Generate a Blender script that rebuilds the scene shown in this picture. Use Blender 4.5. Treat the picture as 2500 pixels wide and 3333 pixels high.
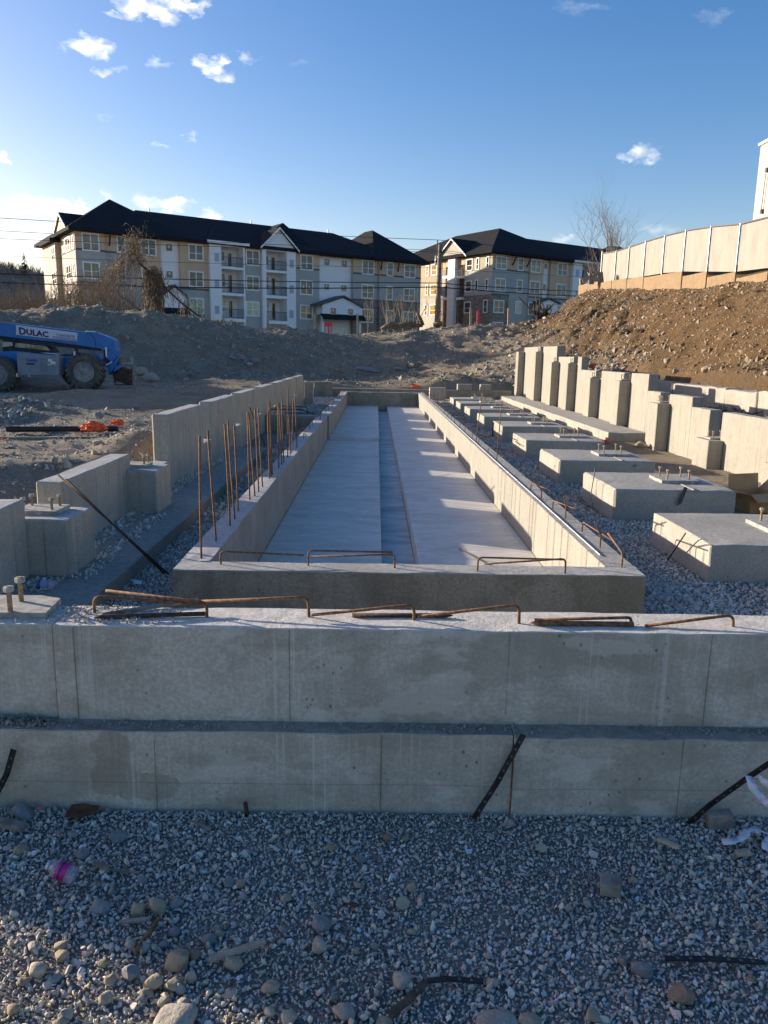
import bpy, bmesh, math, random
import numpy as np
from mathutils import Vector, Matrix, noise as mnoise
random.seed(7); RS = np.random.RandomState(11)
for o in list(bpy.data.objects): bpy.data.objects.remove(o)
S = bpy.context.scene; COL = S.collection

# ------------------------------------------------------------ camera
H_EYE = 1.65; PITCH = math.radians(11.62); ROLL = .018; YAW = .0133
_f = np.array([math.sin(YAW)*math.cos(PITCH), math.cos(YAW)*math.cos(PITCH), -math.sin(PITCH)])
_r0 = np.array([math.cos(YAW), -math.sin(YAW), 0.]); _u0 = np.cross(_r0, _f)
_r = _r0*math.cos(ROLL)+_u0*math.sin(ROLL); _u = _u0*math.cos(ROLL)-_r0*math.sin(ROLL)
cam = bpy.data.cameras.new('camera'); camo = bpy.data.objects.new('camera', cam); COL.objects.link(camo)
camo.matrix_world = Matrix(((_r[0], _u[0], -_f[0], 0), (_r[1], _u[1], -_f[1], 0), (_r[2], _u[2], -_f[2], H_EYE), (0, 0, 0, 1)))
cam.sensor_fit = 'HORIZONTAL'; cam.sensor_width = 36; cam.lens = 36
cam.clip_start = .05; cam.clip_end = 5000
S.camera = camo
S.view_settings.view_transform = 'Standard'; S.view_settings.look = 'None'
S.view_settings.gamma = 1; S.view_settings.use_curve_mapping = False
S.view_settings.exposure = 1.4

# survey of the place: directions measured from the eye point, met with real planes
def ray(x, y): return _r*(x-1250)+_u*(1666.5-y)+_f*2500.
def az(x, y, z):
    d = ray(x, y); t = (z-H_EYE)/d[2]; return Vector(d*t+np.array([0, 0, H_EYE]))
def ay(x, y, Y):
    d = ray(x, y); t = Y/d[1]; return Vector(d*t+np.array([0, 0, H_EYE]))
def ax(x, y, X):
    d = ray(x, y); t = X/d[0]; return Vector(d*t+np.array([0, 0, H_EYE]))
def at_(x, y, t):
    d = ray(x, y); return Vector(d/np.linalg.norm(d)*t+np.array([0, 0, H_EYE]))

# ------------------------------------------------------------ sun and sky
SUN_EL = math.radians(12.9); SUN_AZ = math.radians(23.5)      # the sun stands left, a little beyond the site
sd = Vector((-math.cos(SUN_AZ)*math.cos(SUN_EL), math.sin(SUN_AZ)*math.cos(SUN_EL), math.sin(SUN_EL)))
sl = bpy.data.lights.new('sun', 'SUN'); sl.energy = 3.5; sl.angle = math.radians(.53); sl.color = (1, .89, .74)
so = bpy.data.objects.new('sun', sl); COL.objects.link(so); so.rotation_euler = sd.to_track_quat('Z', 'Y').to_euler()
W = bpy.data.worlds.new('World'); S.world = W; W.use_nodes = True
wt = W.node_tree; wn = wt.nodes; wl = wt.links; wn.clear()
wo = wn.new('ShaderNodeOutputWorld'); bg = wn.new('ShaderNodeBackground'); bg.inputs[1].default_value = .13
sky = wn.new('ShaderNodeTexSky'); sky.sky_type = 'NISHITA'; sky.sun_disc = False
sky.sun_elevation = SUN_EL; sky.sun_rotation = math.radians(-66.5)
sky.air_density = 1.0; sky.dust_density = 1.2; sky.ozone_density = 1.75; sky.altitude = 200
tc = wn.new('ShaderNodeTexCoord')
def wmath(op, a, b=None, c=None, clamp=False):
    n = wn.new('ShaderNodeMath'); n.operation = op; n.use_clamp = clamp
    for i, v in enumerate((a, b, c)):
        if v is None: continue
        if isinstance(v, (int, float)): n.inputs[i].default_value = v
        else: wl.new(v, n.inputs[i])
    return n.outputs[0]
def wdot(vec):
    n = wn.new('ShaderNodeVectorMath'); n.operation = 'DOT_PRODUCT'; wl.new(dvec, n.inputs[0]); n.inputs[1].default_value = vec
    return n.outputs['Value']
# warp the direction a little so cloud rims are ragged
nz = wn.new('ShaderNodeTexNoise'); nz.inputs['Scale'].default_value = 38; nz.inputs['Detail'].default_value = 7; nz.inputs['Roughness'].default_value = .62
mp = wn.new('ShaderNodeMapping'); mp.inputs['Scale'].default_value = (1, 1, 1.9); wl.new(tc.outputs['Generated'], mp.inputs[0]); wl.new(mp.outputs[0], nz.inputs['Vector'])
vs = wn.new('ShaderNodeVectorMath'); vs.operation = 'MULTIPLY_ADD'; wl.new(nz.outputs['Color'], vs.inputs[0]); vs.inputs[1].default_value = (.052, .052, .034)
vo = wn.new('ShaderNodeVectorMath'); vo.operation = 'SUBTRACT'; wl.new(tc.outputs['Generated'], vo.inputs[0]); vo.inputs[1].default_value = (.026, .026, .017)
wl.new(vo.outputs[0], vs.inputs[2]); dvec = vs.outputs[0]
CL = [(470, 22, 110, 30, .95, -.15), (560, 5, 90, 26, .95, -.1), (400, 50, 70, 16, .6, .1), (290, 150, 100, 26, .85, .05), (345, 160, 40, 22, .6, .3), (690, 222, 62, 26, .85, -.35), (715, 215, 26, 28, .7, -.6), (355, 232, 62, 11, .5, .15), (515, 205, 36, 15, .35, -.1),
      (100, 662, 62, 26, 1, .1), (215, 675, 78, 26, 1, -.05), (150, 690, 60, 14, .6, 0), (545, 664, 75, 20, .85, 0), (470, 652, 34, 24, .4, -.4), (690, 706, 52, 16, .85, .1), (560, 690, 45, 12, .6, .2), (670, 682, 28, 12, .5, .1), (110, 832, 42, 9, .75, .05), (145, 755, 20, 9, .4, 0),
      (2080, 508, 78, 24, .6, -.05), (2110, 500, 40, 24, .35, 0), (1840, 778, 60, 12, .3, 0), (2150, 745, 70, 18, .22, 0), (10, 512, 34, 16, .75, 0), (655, 24, 36, 22, .5, .3), (800, 176, 26, 18, .35, -.2), (1890, 22, 90, 20, .16, 0), (2330, 45, 60, 20, .14, 0), (345, 640, 22, 20, .35, .5),
      (340, 388, 30, 6, .2, 0), (525, 472, 18, 8, .28, 0), (617, 455, 20, 9, .28, 0), (830, 190, 24, 6, .2, 0), (970, 203, 30, 8, .14, 0), (-150, 420, 90, 30, .8, 0), (-330, 250, 130, 40, .9, 0), (2800, 300, 120, 28, .5, 0), (3000, 700, 160, 30, .5, 0), (1000, -300, 160, 30, .7, 0)]
acc = None
for cx, cy, cw, ch, op, tilt in CL:
    c = Vector(ray(cx, cy)).normalized(); rr = c.cross(Vector((0, 0, 1))).normalized(); uu = rr.cross(c)
    r2 = rr*math.cos(tilt)-uu*math.sin(tilt)*-1; u2 = c.cross(r2)*-1
    k = 1/2500.*abs(Vector(ray(cx, cy)).length)/2500.*2500./2500.*2500
    a = wdot(tuple(r2/(cw*1.05/Vector(ray(cx, cy)).length))); b = wdot(tuple(u2/(ch*1.2/Vector(ray(cx, cy)).length)))
    oa = -c.dot(r2); m = wmath('MULTIPLY', a, a); m = wmath('MULTIPLY_ADD', b, b, m)
    m = wmath('MULTIPLY_ADD', m, -op*1.15, op*1.15, True)
    f = wmath('GREATER_THAN', wdot(tuple(c)), .5); m = wmath('MULTIPLY', m, f)
    acc = m if acc is None else wmath('MAXIMUM', acc, m)
n2 = wn.new('ShaderNodeTexNoise'); n2.inputs['Scale'].default_value = 60; n2.inputs['Detail'].default_value = 6; wl.new(mp.outputs[0], n2.inputs['Vector'])
fine = wmath('MULTIPLY_ADD', n2.outputs['Fac'], 2.6, -.55)
dens = wmath('MULTIPLY', acc, fine, None, True)
dens = wmath('POWER', dens, 1.25)
mx = wn.new('ShaderNodeMix'); mx.data_type = 'RGBA'; wl.new(dens, mx.inputs[0])
hs = wn.new('ShaderNodeHueSaturation'); hs.inputs['Saturation'].default_value = 1.5; hs.inputs['Value'].default_value = .70
tn = wn.new('ShaderNodeMix'); tn.data_type = 'RGBA'; tn.blend_type = 'MULTIPLY'; tn.inputs[0].default_value = 1; tn.inputs[7].default_value = (1.04, .905, .92, 1); wl.new(sky.outputs[0], tn.inputs[6]); wl.new(tn.outputs[2], hs.inputs['Color'])
wl.new(hs.outputs[0], mx.inputs[6]); mx.inputs[7].default_value = (4.9, 4.7, 4.6, 1)
wl.new(mx.outputs[2], bg.inputs[0]); wl.new(bg.outputs[0], wo.inputs[0])

# ------------------------------------------------------------ tagging and linking
def tag(o, label=None, cat=None, group=None, kind=None):
    if label: o['label'] = label
    if cat: o['category'] = cat
    if group: o['group'] = group
    if kind: o['kind'] = kind
    return o
def empty(name, loc, label, cat, group=None):
    o = bpy.data.objects.new(name, None); COL.objects.link(o); o.location = loc; o.empty_display_size = .1
    return tag(o, label, cat, group)
def wloc(o):
    v = Vector((0, 0, 0))
    while o is not None: v = v+Vector(o.location); o = o.parent
    return v
class MB:
    def __init__(s): s.v = []; s.f = []; s.m = []; s.mi = 0
    def add(s, vs, fs):
        n = len(s.v); s.v.extend([tuple(v) for v in vs]); s.f.extend([tuple(i+n for i in f) for f in fs]); s.m.extend([s.mi]*len(fs)); return s
    def box(s, x0, x1, y0, y1, z0, z1):
        return s.add([(x0, y0, z0), (x1, y0, z0), (x1, y1, z0), (x0, y1, z0), (x0, y0, z1), (x1, y0, z1), (x1, y1, z1), (x0, y1, z1)],
                     [(0, 3, 2, 1), (4, 5, 6, 7), (0, 1, 5, 4), (1, 2, 6, 5), (2, 3, 7, 6), (3, 0, 4, 7)])
    def obox(s, c, ax_, ay_, az_):            # centre and three half-axes
        c = Vector(c); ax_, ay_, az_ = map(Vector, (ax_, ay_, az_))
        vs = [c+ax_*i+ay_*j+az_*k for k in (-1, 1) for (i, j) in ((-1, -1), (1, -1), (1, 1), (-1, 1))]
        return s.add(vs, [(0, 3, 2, 1), (4, 5, 6, 7), (0, 1, 5, 4), (1, 2, 6, 5), (2, 3, 7, 6), (3, 0, 4, 7)])
    def bar(s, a, b, w, h, up=(0, 0, 1)):
        a, b = Vector(a), Vector(b); d = b-a; up = Vector(up); sd_ = d.cross(up)
        if sd_.length < 1e-6: sd_ = d.cross(Vector((1, 0, 0)))
        sd_.normalize(); u_ = sd_.cross(d).normalized()
        return s.obox((a+b)/2, d/2, sd_*w/2, u_*h/2)
    def tube(s, pts, r, sides=6, cap=True):
        pts = [Vector(p) for p in pts]; n = len(pts); rs = r if isinstance(r, (list, tuple)) else [r]*n
        prev = None; vs = []
        for i, p in enumerate(pts):
            d = (pts[min(i+1, n-1)]-pts[max(i-1, 0)])
            d = d.normalized() if d.length > 1e-9 else Vector((0, 0, 1))
            if prev is None:
                a = d.cross(Vector((0, 0, 1)) if abs(d.z) < .9 else Vector((1, 0, 0))).normalized()
            else:
                a = (prev-d*prev.dot(d)).normalized()
            prev = a; b = d.cross(a)
            for k in range(sides):
                t = 2*math.pi*k/sides; vs.append(p+(a*math.cos(t)+b*math.sin(t))*rs[i])
        fs = []
        for i in range(n-1):
            for k in range(sides):
                k2 = (k+1) % sides; fs.append((i*sides+k, i*sides+k2, (i+1)*sides+k2, (i+1)*sides+k))
        if cap: fs.append(tuple(range(sides-1, -1, -1))); fs.append(tuple((n-1)*sides+k for k in range(sides)))
        return s.add(vs, fs)
    def lathe(s, c, axis, prof, sides=20):    # prof: (distance along axis, radius)
        c = Vector(c); d = Vector(axis).normalized(); a = d.cross(Vector((0, 0, 1)) if abs(d.z) < .9 else Vector((1, 0, 0))).normalized(); b = d.cross(a)
        vs = []
        for (t, r) in prof:
            for k in range(sides):
                q = 2*math.pi*k/sides; vs.append(c+d*t+(a*math.cos(q)+b*math.sin(q))*r)
        fs = []
        for i in range(len(prof)-1):
            for k in range(sides):
                k2 = (k+1) % sides; fs.append((i*sides+k, i*sides+k2, (i+1)*sides+k2, (i+1)*sides+k))
        fs.append(tuple(range(sides-1, -1, -1))); fs.append(tuple((len(prof)-1)*sides+k for k in range(sides)))
        return s.add(vs, fs)
    def prism(s, poly, d):                    # polygon (3d points) pushed along d
        p = [Vector(q) for q in poly]; n = len(p); d = Vector(d)
        vs = p+[q+d for q in p]
        return s.add(vs, [tuple(range(n-1, -1, -1)), tuple(range(n, 2*n))]+[(i, (i+1) % n, n+(i+1) % n, n+i) for i in range(n)])
    def build(s, name, mats, parent=None, smooth=False, fix=True):
        off = wloc(parent) if parent is not None else Vector((0, 0, 0))
        me = bpy.data.meshes.new(name)
        me.from_pydata([(v[0]-off.x, v[1]-off.y, v[2]-off.z) for v in s.v], [], s.f)
        if not isinstance(mats, (list, tuple)): mats = [mats]
        for m in mats: me.materials.append(m)
        if len(mats) > 1: me.polygons.foreach_set('material_index', s.m)
        if fix:
            bm = bmesh.new(); bm.from_mesh(me); bmesh.ops.recalc_face_normals(bm, faces=bm.faces); bm.to_mesh(me); bm.free()
        if smooth: me.polygons.foreach_set('use_smooth', [True]*len(me.polygons))
        me.update()
        o = bpy.data.objects.new(name, me); COL.objects.link(o)
        if parent is not None: o.parent = parent
        return o
def copy_tree(o, parent=None):
    c = o.copy(); COL.objects.link(c)
    if parent is not None: c.parent = parent
    for ch in list(o.children): copy_tree(ch, c)
    return c
def fillet(pts, r, n=4):
    pts = [Vector(p) for p in pts]; out = [pts[0]]
    for i in range(1, len(pts)-1):
        a, b, c = pts[i-1], pts[i], pts[i+1]; u = (a-b); w = (c-b); rr = min(r, u.length*.45, w.length*.45)
        p0 = b+u.normalized()*rr; p1 = b+w.normalized()*rr
        for k in range(n+1):
            t = k/n; out.append(p0*(1-t)**2+b*2*t*(1-t)+p1*t*t)
    out.append(pts[-1]); return out

# ------------------------------------------------------------ materials
MATS = {}
class NT:
    def __init__(s, name):
        s.m = bpy.data.materials.new(name); s.m.use_nodes = True; s.t = s.m.node_tree; s.n = s.t.nodes; s.l = s.t.links
        s.p = s.n['Principled BSDF']; s.out = s.n['Material Output']; s._pos = None
    def pos(s):
        if s._pos is None: s._pos = s.n.new('ShaderNodeNewGeometry')
        return s._pos.outputs['Position']
    def nrm(s): s.pos(); return s._pos.outputs['Normal']
    def obj(s): return s.n.new('ShaderNodeTexCoord').outputs['Object']
    def setin(s, sock, v):
        if isinstance(v, (int, float, tuple, list)): sock.default_value = v
        else: s.l.new(v, sock)
    def mapv(s, vec, scale=(1, 1, 1), loc=(0, 0, 0), rot=(0, 0, 0)):
        n = s.n.new('ShaderNodeMapping'); s.l.new(vec, n.inputs[0]); n.inputs['Scale'].default_value = scale; n.inputs['Location'].default_value = loc; n.inputs['Rotation'].default_value = rot; return n.outputs[0]
    def noise(s, vec, scale, detail=4, rough=.55, col=False, dist=0):
        n = s.n.new('ShaderNodeTexNoise'); s.l.new(vec, n.inputs['Vector']); n.inputs['Scale'].default_value = scale; n.inputs['Detail'].default_value = detail; n.inputs['Roughness'].default_value = rough; n.inputs['Distortion'].default_value = dist
        return n.outputs['Color' if col else 'Fac']
    def vor(s, vec, scale, feat='F1', out='Distance', rnd=1):
        n = s.n.new('ShaderNodeTexVoronoi'); n.feature = feat; s.l.new(vec, n.inputs['Vector']); n.inputs['Scale'].default_value = scale; n.inputs['Randomness'].default_value = rnd; return n.outputs[out]
    def math(s, op, a, b=None, c=None, clamp=False):
        n = s.n.new('ShaderNodeMath'); n.operation = op; n.use_clamp = clamp
        for i, v in enumerate((a, b, c)):
            if v is not None: s.setin(n.inputs[i], v)
        return n.outputs[0]
    def ramp(s, f, a, b, lo=0., hi=1.):
        n = s.n.new('ShaderNodeMapRange'); n.clamp = True; n.interpolation_type = 'SMOOTHSTEP'; s.setin(n.inputs[0], f); n.inputs[1].default_value = a; n.inputs[2].default_value = b; n.inputs[3].default_value = lo; n.inputs[4].default_value = hi; return n.outputs[0]
    def mix(s, f, a, b, mode='MIX'):
        n = s.n.new('ShaderNodeMix'); n.data_type = 'RGBA'; n.blend_type = mode; s.setin(n.inputs[0], f)
        for i, v in ((6, a), (7, b)):
            if isinstance(v, (tuple, list)) and len(v) == 3: v = (*v, 1)
            s.setin(n.inputs[i], v)
        return n.outputs[2]
    def sep(s, vec):
        n = s.n.new('ShaderNodeSeparateXYZ'); s.l.new(vec, n.inputs[0]); return n.outputs
    def comb(s, x, y, z):
        n = s.n.new('ShaderNodeCombineXYZ')
        for i, v in enumerate((x, y, z)): s.setin(n.inputs[i], v)
        return n.outputs[0]
    def attr(s, name): 
        n = s.n.new('ShaderNodeAttribute'); n.attribute_name = name; return n.outputs['Color']
    def bump(s, h, strength, dist, nrm=None):
        n = s.n.new('ShaderNodeBump'); n.inputs['Strength'].default_value = strength; n.inputs['Distance'].default_value = dist; s.setin(n.inputs['Height'], h)
        if nrm is not None: s.l.new(nrm, n.inputs['Normal'])
        return n.outputs[0]
    def done(s, col=None, rough=None, nrm=None, **kw):
        if col is not None:
            if isinstance(col, (tuple, list)) and len(col) == 3: col = (*col, 1)
            s.setin(s.p.inputs['Base Color'], col)
        if rough is not None: s.setin(s.p.inputs['Roughness'], rough)
        if nrm is not None: s.l.new(nrm, s.p.inputs['Normal'])
        for k, v in kw.items(): s.setin(s.p.inputs[k.replace('_', ' ')], v)
        MATS[s.m.name] = s.m; return s.m
def simple(name, c, rough=.6, var=.12, scale=8, bump=0, bscale=60, world=False, **kw):
    t = NT(name); v = t.pos() if world else t.obj()
    c2 = tuple(max(0, x*(1-var*2)) for x in c); c3 = tuple(min(1, x*(1+var)) for x in c)
    col = t.mix(t.ramp(t.noise(v, scale, 5, .6), .3, .7), c2, c3)
    nr = t.bump(t.noise(v, bscale, 4), .5, bump) if bump else None
    return t.done(col, rough, nr, **kw)
def patchmask(t, P, cx, cz, rx, rz):
    X = t.sep(P); w = t.noise(P, 7, 5, .6); a = t.math('DIVIDE', t.math('SUBTRACT', X[0], cx), rx); b = t.math('DIVIDE', t.math('SUBTRACT', X[2], cz), rz)
    d = t.math('ADD', t.math('MULTIPLY', a, a), t.math('MULTIPLY', b, b)); return t.ramp(t.math('ADD', d, t.math('MULTIPLY', t.math('SUBTRACT', w, .5), 4.5)), .95, 1.05, 1, 0)
def concrete(name, base=(.40, .385, .35), dark=(.24, .235, .22), streak=.5, top=(.47, .455, .42), pores=.6, stain=.5, wet=0., sx=9.):
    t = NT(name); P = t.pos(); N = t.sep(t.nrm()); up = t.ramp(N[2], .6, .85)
    big = t.ramp(t.noise(P, 1.7, 8, .68, dist=.8), .42, .60)
    mid = t.noise(P, 9, 6, .65)
    col = t.mix(t.math('MULTIPLY', big, stain), base, dark)
    col = t.mix(t.ramp(mid, .35, .75, 0, .45), col, tuple(x*1.22 for x in base))
    g_ = t.noise(P, 70, 5, .75); col = t.mix(t.ramp(g_, .42, .62, .45, 0), col, tuple(x*.72 for x in dark)); col = t.mix(t.ramp(t.noise(P, 4.2, 7, .7, dist=.5), .5, .62, 0, .4*stain), col, tuple(x*.85 for x in dark))
    # vertical runs and board marks left by the forms
    V = t.mapv(P, (sx, sx, .35)); st = t.noise(V, 1.6, 5, .7); st2 = t.noise(t.mapv(P, (38, 38, 1.1)), 1.3, 3, .6)
    side = t.math('SUBTRACT', 1, up)
    col = t.mix(t.math('MULTIPLY', t.ramp(st, .5, .68, 0, streak), side), col, tuple(x*.72 for x in dark))
    col = t.mix(t.math('MULTIPLY', t.ramp(st2, .6, .72, 0, streak*.7), side), col, tuple(min(1, x*1.35) for x in base))
    col = t.mix(t.math('MULTIPLY', t.ramp(t.noise(t.mapv(P, (3, 3, .5)), 1.1, 4, .6), .58, .75, 0, .35), side), col, (.30, .25, .17))
    if name.startswith('concrete_front'):
        dp = t.noise(t.mapv(P, (1.3, 1.3, 3.4)), 1.15, 7, .62, dist=.7); col = t.mix(t.math('MULTIPLY', t.ramp(dp, .50, .60, 0, .5), side), col, (.33, .29, .22)); col = t.mix(t.math('MULTIPLY', t.ramp(t.noise(t.mapv(P, (2.2, 2.2, 4.5), loc=(3, 1, 2)), 1.4, 6, .6), .56, .62, 0, .35), side), col, (.72, .67, .57))
        X_ = t.sep(P); m1 = t.math('MAXIMUM', patchmask(t, P, -.93, .16, .09, .13), patchmask(t, P, -.80, .09, .12, .05)); col = t.mix(t.math('MULTIPLY', t.math('MULTIPLY', m1, side), .5), col, (.28, .235, .165))
        ln = t.math('ABSOLUTE', t.math('SUBTRACT', X_[2], t.math('MULTIPLY_ADD', t.noise(P, 1.2, 3), .008, .098))); col = t.mix(t.math('MULTIPLY', t.ramp(ln, .0008, .002, .5, 0), side), col, (.15, .13, .1))
        rn = t.noise(t.mapv(P, (70, 70, .8)), 1.0, 3, .6); zone = t.ramp(t.noise(t.mapv(P, (1, 1, .15)), 2.6, 2), .52, .62); col = t.mix(t.math('MULTIPLY', t.math('MULTIPLY', t.ramp(rn, .56, .62, 0, .6), zone), side), col, (.66, .63, .56))
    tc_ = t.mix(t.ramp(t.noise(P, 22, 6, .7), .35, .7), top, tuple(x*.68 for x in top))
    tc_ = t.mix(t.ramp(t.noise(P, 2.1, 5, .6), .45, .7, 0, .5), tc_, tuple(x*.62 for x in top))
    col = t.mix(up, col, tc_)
    if 'board' in name or name in ('concrete_wall', 'concrete_rough_top'):
        XY = t.sep(P); sc_ = t.math('ADD', XY[0], XY[1]); jit = t.math('MULTIPLY', t.noise(t.comb(t.math('FLOOR', t.math('DIVIDE', sc_, .305)), 0, 0), 3.7, 1), .25)
        fr_ = t.math('FRACT', t.math('DIVIDE', sc_, .305)); jl = t.ramp(t.math('ABSOLUTE', t.math('SUBTRACT', fr_, t.math('ADD', jit, .35))), .006, .022, 1, 0); jm = t.math('MULTIPLY', t.math('MULTIPLY', jl, side), t.ramp(t.noise(P, 1.4, 3), .4, .6, .15, .75)); col = t.mix(jm, col, tuple(x*.45 for x in dark))
    pv = t.vor(t.mapv(P, (1, 1, .8)), 26); keep = t.ramp(t.noise(P, 4.3, 3), .5, .62)
    hole = t.math('MULTIPLY', t.ramp(pv, .08, .17, pores, 0), keep)
    col = t.mix(hole, col, (.07, .07, .065))
    h = t.math('MULTIPLY_ADD', t.noise(P, 90, 5, .7), .25, t.math('MULTIPLY', hole, -1.6))
    h = t.math('ADD', h, t.math('MULTIPLY', t.noise(P, 45, 6, .75), t.math('MULTIPLY', up, 1.5)))
    nr = t.bump(h, .8, .004)
    return t.done(col, t.ramp(mid, .3, .8, .82, .95), nr, Specular_IOR_Level=.25)
CON = concrete('concrete_wall', base=(.50, .45, .355), dark=(.345, .30, .235))
CON_F = concrete('concrete_front_wall', base=(.62, .56, .46), dark=(.43, .385, .305), streak=.25, top=(.68, .64, .56), stain=.8)  # top: pale rough laitance, lightened further to stand in for glancing backlight
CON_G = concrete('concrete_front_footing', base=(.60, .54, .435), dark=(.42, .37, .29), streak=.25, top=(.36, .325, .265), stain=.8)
CON_D = concrete('concrete_dark_wall', base=(.37, .33, .245), dark=(.20, .175, .125), streak=.3, top=(.47, .45, .40), pores=.9, stain=.8)  # darker, more heavily stained base with a paler top
CON_R = concrete('concrete_board_marked', base=(.37, .345, .285), dark=(.27, .245, .20), streak=.5, top=(.42, .395, .345), stain=.4)
CON_P = concrete('concrete_pad', base=(.42, .395, .33), dark=(.30, .275, .225), streak=.25, top=(.42, .395, .345), stain=.5)
def slab_mat(name, a, b):
    t = NT(name); P = t.pos(); s1 = t.noise(t.mapv(P, (1.1, 3.0, 1)), 1.3, 6, .62, dist=.8); s2 = t.noise(t.mapv(P, (2.2, 6.5, 1)), 2.0, 5, .6, dist=1.2)
    col = t.mix(t.ramp(s1, .3, .74), a, b); col = t.mix(t.ramp(s2, .5, .7, 0, .28), col, tuple(x*.6 for x in b))
    col = t.mix(t.ramp(t.noise(P, 5, 6, .65), .55, .7, 0, .4), col, tuple(min(1, x*1.25) for x in a))
    sp = t.vor(P, 9); col = t.mix(t.math('MULTIPLY', t.ramp(sp, .04, .09, .8, 0), t.ramp(t.noise(P, 2.3, 2), .55, .65)), col, (.1, .1, .1))
    return t.done(col, t.ramp(s1, .3, .7, .55, .8), t.bump(t.noise(P, 30, 5), .4, .003))
SLAB = slab_mat('slab_concrete', (.64, .595, .52), (.50, .46, .40))
CHAN = slab_mat('channel_concrete', (.60, .57, .52), (.36, .345, .32))
def rust(name, a=(.13, .06, .03), b=(.27, .145, .07)):
    t = NT(name); v = t.pos(); n = t.noise(v, 60, 4); 
    rib = t.n.new('ShaderNodeTexWave'); rib.inputs['Scale'].default_value = 26; rib.bands_direction = 'DIAGONAL'; t.l.new(v, rib.inputs['Vector'])
    return t.done(t.mix(t.ramp(n, .35, .65), a, b), .85, t.bump(rib.outputs['Fac'], .5, .0015), Metallic=.15)
RUST = rust('rusty_rebar'); RUST_D = rust('dark_rebar', (.05, .035, .025), (.11, .06, .035))
BOLT = rust('bolt_steel', (.30, .17, .08), (.45, .30, .16))
PLATE = simple('leveling_plate_grout', (.38, .36, .31), .85, .2, 20, .003, 120, True)
PLATE_D = simple('steel_plate', (.16, .145, .13), .7, .2, 20, .002, 120, True)
BLACKST = simple('black_steel_strap', (.022, .02, .02), .5, .3, 30, .001, 100, True)
WOODM = simple('weathered_wood', (.33, .25, .15), .85, .25, 12, .002, 90, True)
WOODG = simple('grey_wood', (.27, .24, .2), .9, .25, 12, .002, 90, True)
CARD = simple('cardboard', (.48, .28, .12), .85, .08, 6, .001, 60, True)
# earth: brown or grey depending on where it lies
def earth():
    t = NT('earth'); P = t.pos(); X = t.sep(P)
    n1 = t.noise(P, 1.3, 8, .65); n2 = t.noise(P, 11, 6, .7); n3 = t.noise(P, 55, 4, .7)
    grey = t.mix(t.ramp(n1, .35, .65), (.245, .20, .14), (.33, .275, .20)); grey = t.mix(t.ramp(n2, .45, .7, 0, .7), grey, (.16, .128, .085))
    brown = t.mix(t.ramp(n1, .35, .65), (.115, .070, .033), (.165, .108, .056)); brown = t.mix(t.ramp(n2, .42, .68, 0, .8), brown, (.085, .048, .022))
    hill = t.ramp(t.math('MULTIPLY_ADD', n1, 5., X[0]), 9.2, 12.4)
    pale = t.mix(t.ramp(n2, .35, .65), (.30, .262, .205), (.22, .19, .145))
    fines = t.math('MULTIPLY', t.ramp(X[0], -2.8, -2.5), t.math('MULTIPLY', t.ramp(X[0], 4.6, 3.9), t.ramp(X[1], 31, 30)))
    fg_ = t.math('MAXIMUM', fines, t.ramp(X[1], 2.62, 2.5))
    flat = t.math('MULTIPLY', t.ramp(X[1], 18, 14), t.ramp(X[0], -2.6, -3.2))
    col = t.mix(hill, grey, brown); col = t.mix(flat, col, pale)
    col = t.mix(fg_, col, t.mix(t.ramp(n3, .4, .65), (.22, .205, .18), (.36, .335, .29)))
    col = t.mix(t.ramp(n3, .55, .75, 0, .25), col, (.28, .25, .20))
    h = t.math('MULTIPLY_ADD', n3, .3, n2)
    return t.done(col, .95, t.bump(h, 1, .06), Specular_IOR_Level=.1)
EARTH = earth()
def vcol(name, rough=.9, bs=80, bd=.002, bright=1.0):
    t = NT(name); P = t.pos(); a = t.attr('tint'); n = t.noise(P, bs, 4, .65)
    col = t.mix(t.ramp(n, .45, .7, 0, .35), a, (.6, .6, .6), 'MULTIPLY')
    return t.done(col, rough, t.bump(n, .6, bd), Specular_IOR_Level=.25)
GRAV = vcol('gravel_stone'); ROCKS = vcol('earth_stone', bs=20, bd=.01)
def rockmat(name, c, c2, sc=14):
    t = NT(name); v = t.pos(); n = t.noise(v, sc, 7, .65); n2 = t.noise(v, sc*6, 4)
    col = t.mix(t.ramp(n, .35, .65), c, c2); col = t.mix(t.ramp(n2, .55, .7, 0, .3), col, tuple(x*.5 for x in c2))
    return t.done(col, .88, t.bump(t.math('MULTIPLY_ADD', n2, .4, n), .9, .010), Specular_IOR_Level=.3)
RK = {'tan': rockmat('tan_cobble', (.40, .32, .215), (.30, .245, .17)), 'grey': rockmat('grey_cobble', (.30, .295, .28), (.215, .21, .205)),
      'blue': rockmat('slate_cobble', (.27, .265, .25), (.195, .19, .18)), 'pale': rockmat('pale_cobble', (.42, .37, .29), (.31, .275, .22)), 'brown': rockmat('brown_cobble', (.29, .215, .14), (.21, .165, .12))}

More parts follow.
